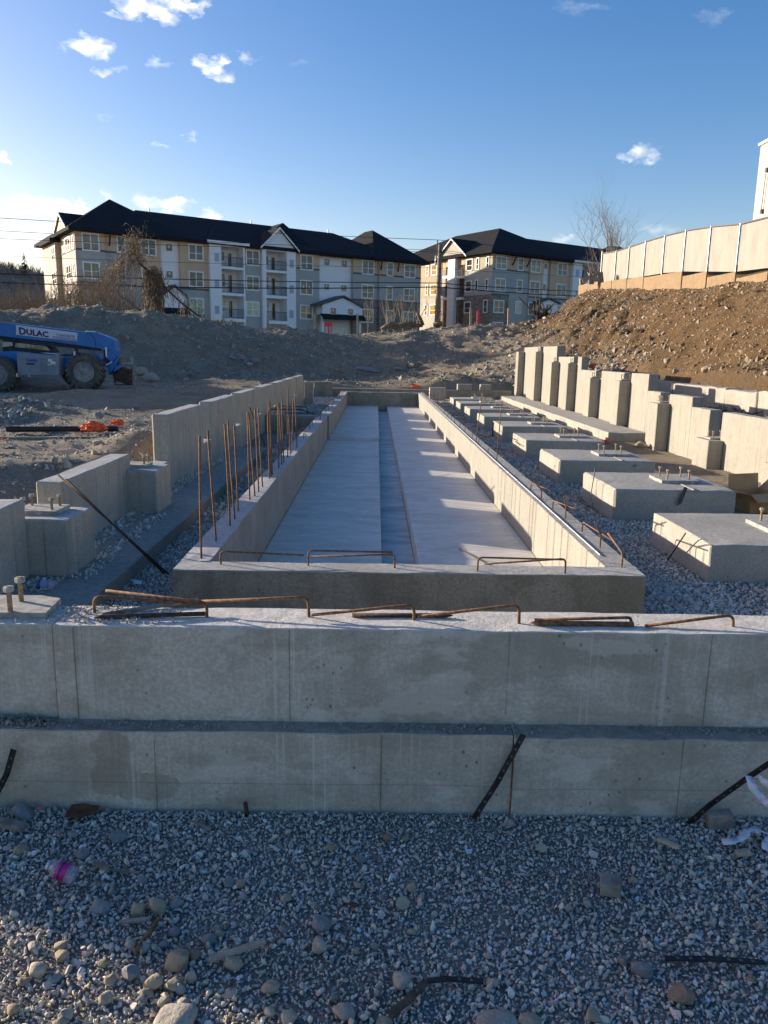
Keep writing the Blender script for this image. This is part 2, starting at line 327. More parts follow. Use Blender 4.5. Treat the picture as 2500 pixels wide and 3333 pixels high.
# ------------------------------------------------------------ terrain
_perm = RS.rand(256, 256)
def vnoise(x, y):
    xi = np.floor(x).astype(int); yi = np.floor(y).astype(int); fx = x-xi; fy = y-yi; fx = fx*fx*(3-2*fx); fy = fy*fy*(3-2*fy)
    g = lambda a, b: _perm[a & 255, b & 255]
    return (g(xi, yi)*(1-fx)+g(xi+1, yi)*fx)*(1-fy)+(g(xi, yi+1)*(1-fx)+g(xi+1, yi+1)*fx)*fy-.5
def fbm(x, y, f, o=4, g=.5):
    r = 0; a = 1
    for i in range(o): r = r+a*vnoise(x*f+17.3*i, y*f+5.1*i); f *= 2.07; a *= g
    return r
CP = []
for px, py, Y in ((0, 1018, 36), (166, 1042, 36), (300, 1028, 37), (400, 1024, 38), (497, 1024, 38), (600, 1046, 40), (750, 1058, 43), (965, 1082, 46), (1145, 1087, 47), (1356, 1077, 47), (1507, 1064, 47), (1657, 1052, 48), (1760, 1040, 49),
                  (300, 1180, 33.5), (560, 1190, 35), (700, 1195, 36), (900, 1215, 38), (1130, 1222, 39), (1356, 1220, 39), (1500, 1225, 36), (1560, 1235, 34),
                  (1250, 1245, 33), (1000, 1250, 31), (750, 1240, 30), (1500, 1252, 31), (300, 1262, 25), (0, 1262, 24), (560, 1258, 26), (130, 1278, 20), (450, 1275, 20), (650, 1262, 25), (0, 1292, 18)):
    p = ay(px, py, Y); CP.append((p.x, p.y, p.z))
CP += [(-16, 19.5, 2.7), (-16.5, 25, 3.5), (-17.5, 30, 3.7), (-19, 33, 3.5), (-13.2, 22, .75), (-14, 16, .8), (-18, 15, .9), (-26, 25, 3), (-30, 15, 1.2), (-28, 36, 3.2), (-12, 12, .4), (-9, 9, .33), (-6, 9, .34), (-5, 12, .34), (-8, 12.5, .33), (-4, 13.5, .4), (-5, 6, .28), (-9, 5, .2),  # leading points: unseen berm left of view, added to shade the yard
       (-5, 2.5, .03), (-9, 0, 0), (0, 0, 0), (6, 0, 0), (0, -8, 0), (9, -8, 0), (-9, -8, 0), (0, 2.5, 0), (4, 2.5, 0), (9, 2, .2), (-20, 0, .2), (-30, -8, 0), (20, -8, 1),
       (3, 10, 0), (3, 20, .1), (0, 29, .30), (4, 30.5, .3), (-4, 26, .4), (-4, 18, .42), (-7, 15, .35),
       # hillside on the right
       (9.15, 17, .98), (9.15, 21, .93), (9.15, 25, .98), (8.6, 29, 1.0), (7.6, 33, .8), (9.3, 12, 1.1), (9.4, 7, 1.1), (12, 2, 1.8), (11, 21, 2.5), (11, 26, 2.75), (10.6, 31, 2.8), (9.7, 36, 2.7), (8.6, 40, 2.6), (8.2, 45, 2.9), (11, 15, 2.35), (11, 9, 2.2),
       (12.7, 18, 3.7), (12.7, 24.5, 4.0), (12.7, 29, 4.25), (12.7, 34, 4.45), (12.5, 39, 4.75), (12.3, 44, 5.05), (12.0, 49, 5.2), (12.7, 10, 3.5), (15, 20, 4.7), (15, 31, 5.1), (15, 40, 5.9), (15, 49, 6.2), (20, 30, 5.2), (25, 45, 5.6), (30, 20, 4.8), (20, 8, 4), (30, 60, 4.5), (40, 40, 5), (40, 0, 3), (18, 56, 5.2), (13, 55, 4.4), (10, 52, 3.0),
       (0, 53, 2.0), (-10, 52, 2.0), (8, 60, 1.8), (-20, 50, 2.2), (0, 62, 1.7), (-20, 65, 1.6), (-40, 50, 2), (-50, 30, 2), (-50, 0, 1), (-40, 75, 2), (0, 80, 2), (30, 90, 2.5), (60, 70, 3), (-60, 90, 2), (60, 120, 3), (0, 120, 3), (-60, 130, 3), (60, 20, 4), (-34, 40, 2.6)]
CPa = np.array(CP)
def _U(r2): return np.where(r2 > 1e-12, r2*np.log(np.maximum(r2, 1e-12))*.5, 0)
_n = len(CPa); _d = ((CPa[:, None, :2]-CPa[None, :, :2])**2).sum(2)
_A = np.zeros((_n+3, _n+3)); _A[:_n, :_n] = _U(_d)+np.eye(_n)*.02; _A[:_n, _n] = 1; _A[:_n, _n+1:] = CPa[:, :2]; _A[_n, :_n] = 1; _A[_n+1:, :_n] = CPa[:, :2].T
_w = np.linalg.solve(_A, np.concatenate([CPa[:, 2], [0, 0, 0]]))
def sst(a, b, x): t = np.clip((x-a)/(b-a), 0, 1); return t*t*(3-2*t)
def TZ(x, y, rough=True):
    x = np.asarray(x, float); y = np.asarray(y, float); sh = x.shape; x = x.ravel(); y = y.ravel()
    xc = np.clip(x, -58, 58); yc = np.clip(y, -8, 128); z = np.zeros_like(x)
    for i in range(0, len(x), 20000):
        sl_ = slice(i, i+20000); d = (xc[sl_, None]-CPa[None, :, 0])**2+(yc[sl_, None]-CPa[None, :, 1])**2
        z[sl_] = _U(d)@_w[:_n]+_w[_n]+_w[_n+1]*xc[sl_]+_w[_n+2]*yc[sl_]
    berm = sst(28, 33, y)*sst(60, 50, y)*sst(12.6, 11, x); hillm = sst(8.6, 9.8, x)*sst(60, 50, y)*sst(13.2, 12.3, x)*sst(2, 5, y)
    leftm = sst(-2.9, -4, x)*sst(4, 7, y)
    if rough:
        a = .05+.30*berm+.22*hillm+.06*leftm
        z = z+a*fbm(x, y, .55, 5, .55)*1.0+(.02+.14*hillm+.12*berm+.06*leftm)*fbm(x+40, y, 2.6, 3, .6)+.16*(hillm+.6*berm)*np.minimum(0, np.abs(fbm(x*1.0+y*.25, y*.35, .9, 3))-.10)*2.2
    # the excavation around the foundations
    fl = np.where(x > 4.0, -.03-.10*sst(4.0, 5.0, x)*sst(15.6, 15.0, y), -.03)+.018*fbm(x, y, 1.5, 3)
    near = sst(9.4, 8.4, y)
    wl_ = 1-sst(-2.62, -2.62-(.3+1.15*near), x); wr = 1-sst(6.0, 6.5, x)*1.0; wb = 1-sst(30.7, 31.7, y); wf = sst(2.3, 2.62, y)
    ins = wl_*wr*wb*wf
    # strip of backfill between the stepped wall and the block wall
    fill = .30+.12*fbm(x, y, .9, 3)+.25*sst(13.5, 15, y)*sst(18.5, 17, y)*sst(8.6, 8, x)
    fm = sst(6.0, 6.3, x)*sst(9.35, 9.1, x)*sst(29, 27, y)*sst(4, 6, y)
    z = z*(1-fm)+fill*fm
    z = z*(1-ins)+fl*ins
    blk = (x > 9.0)*(x < 9.56)*(y > 5)*(y < 26.5); z = np.where(blk, np.minimum(z, .90), z)
    # level foreground
    fg = sst(2.75, 2.5, y)*sst(6, 4, x)*sst(-6, -4.2, x)
    z = z*(1-fg)+(-.010+.006*fbm(x, y, 1.7, 2))*fg
    pitm = (x > -1.16)*(x < 1.62)*(y > 4.70)*(y < 27.6); z = np.where(pitm, -.6, z)
    # spoil ridge against the near end of the tall left wall
    z = z+.30*np.exp(-(((x+3.15)/.45)**2+((y-10.3)/1.4)**2))*(x < -2.6)
    # trench edge bank, left
    z = z+.07*np.exp(-(((x+4.05)/.35)**2+((y-8.3)/1.6)**2))
    # mound of gravel behind the pipe
    z = z+.25*np.exp(-(((x+7.8)/2.2)**2+((y-15.5)/.9)**2))
    # far floor gets a berm of rubble behind the end wall
    z = z+.18*np.exp(-(((x-4.2)/2.2)**2+((y-32.5)/1.1)**2))+.10*np.exp(-(((x+1)/3.5)**2+((y-33)/.9)**2))
    far = sst(125, 400, y)+sst(58, 300, np.abs(x)); z = z-2.2*np.clip(far, 0, 1)
    return z.reshape(sh)
def tz(x, y): return float(TZ(np.array([x]), np.array([y]))[0])
def axis(segs):
    out = []
    for a, b, st in segs: out += list(np.arange(a, b-1e-6, st))
    return np.array(out+[segs[-1][1]])
gx = axis([(-3000, -400, 500), (-400, -100, 60), (-100, -40, 6), (-40, -20, 1), (-20, -4.5, .22), (-4.5, -2.4, .1), (-2.4, -1.2, .3), (-1.2, -1.12, .04), (-1.12, 1.58, .9), (1.58, 1.66, .04), (1.66, 5.8, .3), (5.8, 13.5, .13), (13.5, 22, .4), (22, 46, 2), (46, 100, 9), (100, 400, 60), (400, 3000, 500)])
gy = axis([(-900, -100, 200), (-100, -8, 15), (-8, 2, 1), (2, 3, .1), (3, 4.64, .25), (4.64, 4.78, .07), (4.78, 6, .25), (6, 16, .14), (16, 27.5, .22), (27.5, 27.68, .06), (27.68, 30, .22), (30, 50, .17), (50, 62, .8), (62, 130, 5), (130, 400, 50), (400, 4000, 600)])
GX, GY = np.meshgrid(gx, gy); GZ = TZ(GX, GY)
def gridmesh(name, X, Y, Z, mat):
    ny, nx = X.shape; me = bpy.data.meshes.new(name); v = np.stack([X, Y, Z], 2).reshape(-1, 3)
    idx = np.arange(ny*nx).reshape(ny, nx); q = np.stack([idx[:-1, :-1], idx[:-1, 1:], idx[1:, 1:], idx[1:, :-1]], 2).reshape(-1, 4)
    me.vertices.add(len(v)); me.vertices.foreach_set('co', v.ravel()); me.loops.add(q.size); me.loops.foreach_set('vertex_index', q.ravel())
    me.polygons.add(len(q)); me.polygons.foreach_set('loop_start', np.arange(0, q.size, 4)); me.polygons.foreach_set('loop_total', np.full(len(q), 4))
    me.polygons.foreach_set('use_smooth', np.ones(len(q), bool)); me.update(calc_edges=True); me.validate(); me.materials.append(mat)
    o = bpy.data.objects.new(name, me); COL.objects.link(o); return o
tag(gridmesh('ground', GX, GY, GZ, EARTH), kind='structure')
# far wooded hill
hx = np.linspace(-900, 60, 90); hy = np.linspace(300, 700, 30); HX, HY = np.meshgrid(hx, hy)
def HZ(x, y): return -3+(sst(300, 470, y)*(66+6*fbm(x, y, .004, 3)))*sst(60, -330, x)*(.75+.25*sst(700, 560, y))+3*fbm(x, y, .02, 3)
FARHILL = simple('winter_hillside', (.24, .19, .14), 1, .3, .05, 0, 60, True)
tag(gridmesh('hill', HX, HY, HZ(HX, HY), FARHILL), kind='structure')

def ground_hit(px, py, t0=2., t1=90.):
    """where the line of sight through a survey direction meets the ground"""
    d = ray(px, py); d = d/np.linalg.norm(d); t = np.linspace(t0, t1, 1200); X = d[0]*t; Y = d[1]*t; Z = H_EYE+d[2]*t; g = TZ(X, Y); i = np.argmax(Z < g)
    return Vector((X[i], Y[i], g[i])) if Z[i] < g[i] else None
# ------------------------------------------------------------ cast concrete
def cbox(name, x0, x1, y0, y1, z0, z1, mat, parent=None, step=.25, amp=.0014, bev=.007, chip=.004):
    L = wloc(parent) if parent is not None else Vector((0, 0, 0))
    bm = bmesh.new(); bmesh.ops.create_cube(bm, size=1)
    for v in bm.verts: v.co = Vector(((x0+x1)/2+v.co.x*(x1-x0), (y0+y1)/2+v.co.y*(y1-y0), (z0+z1)/2+v.co.z*(z1-z0)))
    bmesh.ops.bevel(bm, geom=list(bm.edges), offset=bev, segments=1, affect='EDGES', profile=.5)
    for axn, a, b in ((0, x0, x1), (1, y0, y1), (2, z0, z1)):
        n = int((b-a)/step)
        for i in range(1, n+1):
            c = a+(b-a)*i/(n+1); no = [0, 0, 0]; no[axn] = 1; co = [0, 0, 0]; co[axn] = c
            bmesh.ops.bisect_plane(bm, geom=list(bm.verts)+list(bm.edges)+list(bm.faces), plane_co=co, plane_no=no)
    for v in bm.verts:
        p = v.co; n = Vector((mnoise.noise(p*3.1), mnoise.noise(p*3.1+Vector((9, 2, 5))), mnoise.noise(p*3.1+Vector((4, 7, 1)))))
        q = mnoise.noise(p*17+Vector((3, 3, 3)))
        edge = sum(1 for a, lo, hi in ((p.x, x0, x1), (p.y, y0, y1), (p.z, z0, z1)) if min(a-lo, hi-a) < bev*1.3) >= 2
        v.co = p+n*amp*2
        if edge and p.z > z1-bev*1.5: v.co.z += -abs(q)*chip*2; 
        if edge: v.co += Vector((q, mnoise.noise(p*13), 0))*chip*.6
    for v in bm.verts: v.co -= L
    me = bpy.data.meshes.new(name); bm.to_mesh(me); bm.free(); me.materials.append(mat)
    o = bpy.data.objects.new(name, me); COL.objects.link(o)
    if parent is not None: o.parent = parent
    return o
def seam(x0, x1, y0, y1, z0, z1, parent, mat=None): 
    return MB().box(x0, x1, y0, y1, z0, z1).build('form_seam', mat or CON_D, parent)
RB = .0062
def rebar(name, pts, parent=None, r=RB, mat=None, fil=.03):
    return MB().tube(fillet(pts, fil), r, 7).build(name, mat or RUST, parent, smooth=True)

# front wall -----------------------------------------------------------------
fw = empty('foundation_wall', (0, 2.64, 0), 'long grey concrete foundation wall on a wide footing crossing the foreground', 'wall')
YF = 2.64
FSL = -.012
def sk_(x): return FSL*x
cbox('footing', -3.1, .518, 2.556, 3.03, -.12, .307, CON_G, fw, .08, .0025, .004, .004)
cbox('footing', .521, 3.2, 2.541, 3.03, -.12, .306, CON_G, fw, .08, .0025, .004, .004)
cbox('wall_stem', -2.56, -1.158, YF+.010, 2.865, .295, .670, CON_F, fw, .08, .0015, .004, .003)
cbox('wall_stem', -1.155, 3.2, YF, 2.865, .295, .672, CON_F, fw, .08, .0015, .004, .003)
for x in (-.78, .04): MB().box(x-.0015, x+.0015, 2.5535, 2.57, -.02, .304).build('form_seam', CON_D, fw)
MB().box(1.13, 1.133, 2.5385, 2.56, -.02, .304).build('form_seam', CON_D, fw)
for x in (-1.08, -.30, .50, 1.24): MB().box(x-.0012, x+.0012, 2.6378, 2.66, .31, .668).build('form_seam', CON_D, fw)
def W(p, Y): return ay(p[0], p[1], Y)
def z7(x, y): return (200+x/1.659, 1850+y/1.659)
def z8(x, y): return (850+x/1.58, 1750+y/1.58)
def z2(x, y): return (1600+x/1.8433, 1050+y/1.8433)
def z3(x, y): return (1700+x/2.0738, 1450+y/2.0738)
def z4(x, y): return (1900+x/2.765, 1150+y/2.765)
def z5(x, y): return (1600+x/3.318, 1080+y/3.318)
def z1(x, y): return (1000+x/2.37, 1100+y/2.37)
def zr(x, y): return (500+x/2.37, 1250+y/2.37)
def hook(base, bend, end, ztop, parent, dY=0., lab=None):
    b = az(*base, ztop); p = ay(*bend, b.y); e = ay(*end, b.y+dY); b0 = b.copy(); b0.z -= .06
    if (p.x-b.x)**2 > .0009: p.x = b.x+(p.x-b.x)*.3
    o = rebar('hooked_rebar', [b0, (p.x, b.y, p.z), e], parent)
    if lab: o['label'] = lab
    return o
for a, b, c, d in ((z7(178, 240), z7(175, 150), z7(760, 192), .02), (z7(782, 262), z7(786, 184), z7(240, 120), .05), (z7(1340, 262), z7(1333, 155), z7(757, 178), .03),
                   (z8(785, 425), z8(788, 345), z8(258, 398), -.02), (z8(1328, 440), z8(1328, 345), z8(808, 405), -.02), (z3(1425, 1222), z3(1427, 1143), z3(830, 1218), -.02)):
    hook(a, b, c, .672, fw, d)
# second run of the bars goes back into the wall further on
hk = tag(rebar('loose_rebar', [az(*z3(735, 1206), .68), az(*z3(735, 1158), .70)+Vector((0, 0, .004)), az(*z3(85, 1167), .700)], None), 'loose hooked rusty rebar lying on the front wall above a dark round stake', 'rebar')
hk.location.z = -.006
def stake(pa, pb, r, mat, lab, cat='stake', z=.672, tip=True, name='steel_stake'):
    a = az(*pa, z+r); b = az(*pb, z+r); d = (b-a)
    pts = [a+d*.0, a+d*.06, b]; return tag(MB().tube(pts, [r*.25 if tip else r, r, r], 8).build(name, mat, None, smooth=True), lab, cat)
stake(z7(178, 263), z7(775, 245), .009, RUST_D, 'dark steel form stake lying on the front wall under crossed rusty rebars at left')
stake(z8(985, 400), z8(468, 398), .009, RUST_D, 'dark steel form stake lying on the middle of the front wall behind two hooked bars')
stake(z3(55, 1197), z3(750, 1206), .010, RUST, 'brown steel form stake lying on the front wall below a loose hooked bar at right')
stake(z7(215, 252), z7(735, 168), .009, WOODG, 'grey muddy rod slanting across the front wall under the crossed bars', tip=False, name='muddy_rod')
# levelling plate with two anchor bolts at the left end of the wall
pl = [az(*q, .672) for q in ((-260, 2010), (150, 2013), (198, 1965), (140, 1955), (-260, 1950))]
MB().prism([(p.x, p.y, .668) for p in pl], (0, 0, .026)).build('leveling_plate', PLATE, fw)
def bolt(c, h, parent, r=.0095, nut=.019, nuth=.018):
    o = MB().tube([(c[0], c[1], c[2]-.02), (c[0], c[1], c[2]+h)], r, 8).build('anchor_bolt', BOLT, parent, smooth=False)
    MB().tube([(c[0], c[1], c[2]+h-nuth*1.15), (c[0], c[1], c[2]+h-nuth*.15)], nut, 6).build('nut', PLATE, o)
    return o
for bx in (az(34, 1990, .694), az(70, 1957, .694), az(-60, 1990, .694)): bolt(bx, .098, fw)
# crumbs of concrete and soil on ledges come with the gravel further down

# pit ---------------------------------------------------------------------------
CON_T = concrete('concrete_rough_top', base=(.36, .34, .295), dark=(.22, .208, .18), streak=.5, top=(.50, .47, .44), stain=.6)
pit = empty('concrete_pit', (.18, 4.6, -.2), 'long sunken concrete pit with smooth floor slabs and a drain channel down the middle', 'pit')
SC = 1.27; ZS = lambda z: H_EYE-(H_EYE-z)*SC; TP = ZS(.6)
def pbox(n_, x0, x1, y0, y1, z0, z1_, *r): return cbox(n_, x0*SC, x1*SC, y0*SC, y1*SC, ZS(z0), ZS(z1_), *r)
pf = pbox('front_wall', -.985, 1.352, 3.636, 3.80, -.08, .6, CON_D, pit, .12, .0015, .006, .004)
pr = pbox('side_wall', 1.19, 1.352, 3.803, 21.68, -.08, .6, CON_R, pit, .35, .0015, .006, .004); pr['label'] = 'sunlit right hand pit wall with board marks'
pl1 = pbox('side_wall', -.99, -.832, 3.803, 13.30, -.08, .6, CON_T, pit, .2, .0025, .006, .007); pl1['label'] = 'near left pit wall with tall upright bars'
pl2 = pbox('side_wall', -.965, -.795, 13.303, 21.68, -.08, .6, CON_T, pit, .35, .0015, .006, .006); pl2['label'] = 'far left pit wall beyond the floor step'
pbox('back_wall', -.99, 1.38, 21.684, 21.86, -.08, .603, CON_D, pit, .3, .0015, .006, .006)
pbox('floor_slab', -.829, .062, 3.803, 13.32, -.05, .168, SLAB, pit, .4, .0012, .006, .003)
pbox('floor_slab', -.792, .066, 13.324, 21.68, -.05, .222, SLAB, pit, .4, .0012, .006, .003)
pbox('floor_slab', .325, 1.187, 3.803, 21.68, -.05, .218, SLAB, pit, .4, .0012, .006, .003)
pbox('drain_channel', .064, .323, 3.803, 21.68, -.05, .075, CHAN, pit, .4, .003, .006, .003)
for a, b, c, d in ((zr(520, 1390), zr(515, 1290), zr(1158, 1320), .02), (z8(242, 143), z8(243, 66), z8(677, 75), .04), (z8(687, 155), z8(688, 85), z8(255, 98), -.02), (z8(1112, 172), z8(1116, 101), z8(1560, 113), .04), (z8(1565, 184), z8(1566, 108), z8(1148, 135), -.02)):
    hook(a, b, c, TP, pf, d)
# upright dowels on the left pit wall: (foot, top)
for f, t in (((368, 1338), (355, 400)), ((487, 1210), (418, 355)), ((592, 1090), (548, 308)), ((630, 1040), (572, 275)), ((655, 982), (622, 320)), ((743, 893), (725, 215)), ((785, 862), (735, 220)), ((812, 828), (782, 190)), ((843, 793), (808, 180)), ((896, 730), (880, 205)), ((908, 715), (887, 108)), ((918, 700), (897, 135)),
             ((967, 648), (960, 150)), ((990, 622), (967, 147)), ((1006, 605), (988, 110)), ((1035, 565), (1036, 22)), ((1057, 545), (1035, 95)), ((1063, 530), (1077, 118)), ((1107, 492), (1088, 56))):
    b = az(*zr(*f), TP); b.x = min(max(b.x, -1.22), -1.08); tp = ay(*zr(*t), b.y); m = (b+tp)/2+Vector((random.uniform(-.006, .006), 0, 0))
    rebar('upright_rebar', [(b.x, b.y, TP-.06), m, tp], pl1, .0076, fil=.2)
# leaning pair inside the left gap
tag(rebar('leaning_rebar', [az(*zr(862, 480), -.02), ay(*zr(742, 182), 10.9)], None, .007, RUST_D), 'dark bent rebar leaning left among the upright bars beside the tall wall', 'rebar')
# hooks along the far half of the left wall
for wob, (y0, y1, n, X0) in ((pl1, (12.2, 16.6, 7, -1.16)), (pl2, (17.4, 27.0, 11, -1.12))):
    for i in range(n):
        y = y0+(y1-y0)*i/(n-1)+random.uniform(-.12, .12); x = X0+random.uniform(-.03, .03); h = random.uniform(.08, .11); a = random.uniform(-.5, .5)
        rebar('hooked_rebar', [(x, y, TP-.05), (x+random.uniform(-.01, .01), y, TP+h), (x+.30*math.sin(a)-.04, y-.30*math.cos(a), TP+h-random.uniform(.0, .06))], wob, .006)
# hooks along the right wall
def h3(base, bend, end, ez):
    b = az(*base, TP); p = ay(*bend, b.y); e = az(*end, ez); rebar('hooked_rebar', [(b.x, b.y, TP-.06), p, e], pr)
for a, b, c, ez in ((z3(668, 822), z3(680, 732), z3(578, 592), .74), (z3(525, 686), z3(530, 603), z3(490, 515), .80), (z3(402, 582), z3(408, 515), z3(605, 640), .70), (z3(292, 492), z3(296, 405), z3(282, 348), .78), (z3(205, 425), z3(208, 372), z3(368, 430), .70), (z3(128, 355), z3(130, 300), z3(80, 238), .76), (z3(55, 298), z3(60, 252), z3(195, 305), .69)):
    h3(a, b, c, ZS(ez))
for i in range(18):
    y = 10.9+i*.91+random.uniform(-.15, .15); x = 1.61+random.uniform(-.03, .03); h = random.uniform(.07, .10); a = random.choice([.9, 1.2, 1.3, -.4])
    rebar('hooked_rebar', [(x, y, TP-.05), (x, y, TP+h), (x+.28*math.sin(a), y+.28*math.cos(a)*random.choice([-1, 1]), TP+h-random.uniform(-.03, .05))], pr, .006)
for f, t in (((1300, 800), (1350, 440)), ((1460, 945), (1502, 493)), ((1055, 585), (1068, 336)), ((1003, 520), (1017, 308)), ((980, 495), (995, 296)), ((938, 440), (945, 285)), ((915, 432), (919, 268)), ((955, 470), (962, 300))):
    b = az(*z1(*f), TP); b.x = min(max(b.x, 1.55), 1.68); rebar('upright_rebar', [(b.x, b.y, TP-.05), (b+ay(*z1(*t), b.y))/2, ay(*z1(*t), b.y)], pr, .0065, fil=.1)
# a white string line along the right wall
tag(MB().tube([(1.56, 5.1, TP+.005), (1.555, 11.5, TP+.008), (1.57, 27.2, TP+.006)], .004, 5).build('string_line', simple('white_string', (.7, .7, .68), .8)), 'thin white string stretched along the top of the right pit wall', 'string')
tag(rebar('loose_rebar', [az(*z8(1020, 57), ZS(.223)), az(*z8(1110, 105), ZS(.223)), az(*z8(1215, 160), ZS(.223))], None, .006, RUST_D), 'short dark rod lying on the right floor slab near the front of the pit', 'rebar')
# damp patch debris in channel
for i, (x, y, s) in enumerate(((.17, 11.9, .045), (.2, 11.5, .03), (.16, 12.15, .03))):
    pass

# left notched wall ------------------------------------------------------------------
CON_F2 = concrete('concrete_dusty_footing', base=(.34, .31, .25), dark=(.24, .215, .17), streak=.2, top=(.36, .33, .28), stain=.7)
lw = empty('foundation_wall', (-2.46, 9, 0), 'tall notched concrete foundation wall with slots along the left side of the pit', 'wall')
XL = -2.37; XB = -2.565; G0 = -.15
cbox('footing', -3.0, -1.79, 2.95, 12.7, G0, .10, CON_F2, lw, .2, .004, .014, .010)
LS = [(8.85, 10.63), (11.24, 13.12), (13.73, 15.57), (16.17, 18.02), (18.65, 20.49), (21.04, 22.93), (23.48, 25.4)]
for i, (a, b) in enumerate(LS):
    cbox('wall_panel', XB, XL, a, b, -.1, .932, CON, lw, .25, .0014, .018 if i < 3 else .01, .006)
for a, b in [(10.633, 11.237), (13.123, 13.727), (15.573, 16.167), (18.023, 18.647), (20.493, 21.037), (22.933, 23.477)]: cbox('wall_stem', XB+.001, XL-.001, a, b, -.1, .4, CON, lw, .3, .0014, .004, .006)
tag(cbox('wall_panel', XB, XL, 5.76, 7.42, .095, .66, CON, lw, .2, .0014, .01, .006), 'low wall panel between two piers')
tag(cbox('wall_panel', XB, XL, 3.0, 5.14, .095, .648, CON, lw, .2, .0014, .01, .006), 'low wall panel at the near end')
cbox('pier', XB, -2.09, 5.143, 5.63, .095, .505, CON_D if False else CON, lw, .2, .0014, .012, .008)
cbox('pier', XB, -2.085, 7.28, 7.80, .095, .52, CON, lw, .2, .0014, .012, .008)
cbox('wall_panel', XB, XL, 7.803, 8.847, .095, .40, CON, lw, .2, .0014, .01, .006)
for (cx, cy, z, sx, sy) in ((-2.37, 5.40, .505, .15, .13), (-2.36, 7.56, .52, .13, .12)):
    p = MB().box(cx-sx, cx+sx, cy-sy, cy+sy, z+.001, z+.03).build('leveling_plate', PLATE, lw)
    for ix, iy in ((-.1, -.07), (.1, -.07), (-.1, .07), (.1, .07)): bolt((cx+ix, cy+iy, z+.03), .085, p)
cbox('cross_wall', -2.366, -1.262, 16.6, 16.8, -.12, .33, CON_D, lw, .3)
cbox('cross_wall', -2.366, -1.75, 20.3, 20.5, -.12, .12, CON_D, lw, .3)
cbox('pier', -2.35, -2.05, 25.42, 25.75, -.12, .72, CON, lw, .3)
tag(rebar('bent_pipe', [(-2.34, 16.5, .30), (-2.25, 16.5, .46), (-1.6, 16.65, .45), (-1.3, 16.7, .34)], None, .013, BLACKST, .08), 'black hose arched over the dark cross wall between the tall wall and the pit', 'hose')
tag(rebar('loose_rebar', [(-2.2, 16.9, .32), (-2.18, 16.9, .50), (-1.5, 16.9, .49), (-1.48, 16.9, .32)], None, .008, RUST_D), 'bent rebar loop lying on the dark cross wall', 'rebar')
# two bars leaning from the pier into the left gap
def zL(x, y): return (x/2.37, 1350+y/2.37)
tag(rebar('leaning_rebar', [ay(*zL(448, 465), 5.78), az(*zL(1300, 1230), -.02)], None, .008, RUST_D), 'longer of two dark rebars leaning from the low wall down into the left gravel gap', 'rebar')
tag(rebar('leaning_rebar', [ay(*zL(508, 497), 5.74), az(*zL(1268, 1225), -.02)], None, .008, RUST_D), 'shorter of two dark rebars leaning against the near left pier', 'rebar')

# far end wall ---------------------------------------------------------------------
ew = empty('foundation_wall', (1.3, 30.4, 0), 'low concrete foundation wall closing the far end behind the pit', 'wall')
cbox('wall_stem', -2.75, 5.3, 30.3, 30.5, -.2, .32, CON_D, ew, .5)
cbox('pier', -2.37, -1.68, 30.0, 30.29, -.2, .575, CON_D, ew, .4); cbox('pier', 2.0, 2.6, 28.8, 29.2, -.2, .46, CON, ew, .4)
for a, b in ((3.2, 3.75), (4.1, 4.5)): cbox('pier', a, b, 30.35, 30.75, .325, .55, CON_R, ew, .4)
for x in (-1.18, 1.76): MB().box(x, x+.06, 30.26, 30.29, -.14, .23).build('white_sleeve', MATS.get('white_pvc') or simple('white_pvc', (.75, .76, .78), .4), ew)

# pads ------------------------------------------------------------------------------
pad_l = ['nearest concrete pad at right, cut by the frame, thin rod leaning on its face', 'concrete pad with a perforated strap on its front and the cardboard box behind',
         'third concrete pad from the camera, rounded front edge and four anchor bolts', 'fourth concrete pad from the camera, two short rods at its left face', 'fifth concrete pad from the camera, dark strap at its left corner',
         'sixth concrete pad from the camera in the right row', 'seventh concrete pad from the camera, beyond the leaning bars', 'eighth concrete pad from the camera, close to the far end wall', 'farthest concrete pad of the right row, half hidden by upright bars']
for i, (x, y, zt) in enumerate(((2.575, 5.66, .272), (2.52, 7.92, .305), (2.46, 10.16, .31), (2.476, 12.56, .31), (2.51, 15.18, .30), (2.46, 17.45, .305), (2.42, 19.8, .31), (2.43, 22.2, .31), (2.45, 24.35, .31))):
    pd = empty('concrete_pad', (x+.65, y+.62, 0), pad_l[i], 'concrete pad', 'concrete pads with anchor bolts in a row')
    cbox('block', x, x+1.3, y, y+1.24, -.18, zt, CON_P, pd, .2 if i < 4 else .5, .002, .022 if i in (1, 2) else .01, .012)
    cx, cy = x+.86, y+.62
    p = MB().box(cx-.21, cx+.21, cy-.20, cy+.20, zt+.001, zt+.034).build('leveling_plate', PLATE, pd)
    for ix, iy in ((-.12, -.12), (.12, -.12), (-.12, .12), (.12, .12)): bolt((cx+ix, cy+iy, zt+.03), .115 if i else .12, p)
    MB().box(cx-.02, cx+.0, y+.012, cy-.2, zt-.002, zt+.006).build('grout_ridge', PLATE, pd)
def strap(name, pts, w, lab, mat=None, up=(0, 0, 1), th=.0035, cat='strap'):
    mb = MB(); pts = [Vector(p) for p in pts]
    for a, b in zip(pts[:-1], pts[1:]): mb.bar(a, b, w, th, up)
    holes = MB(); 
    for a, b in zip(pts[:-1], pts[1:]):
        n = int((b-a).length/.03)
        for k in range(1, n):
            c = a.lerp(b, k/n); holes.obox(c, (b-a).normalized()*.004, Vector(up).cross(b-a).normalized()*.0035, Vector(up).normalized()*(th/2+.0008))
    r = empty(name, pts[0], lab, cat); mb.build('band', mat or BLACKST, r)
    if holes.v: tag(holes.build('perforation', simple('strap_hole', (.15, .145, .135), .8) if 'strap_hole' not in MATS else MATS['strap_hole'], r), kind='stuff')
    return r
yy = 7.905
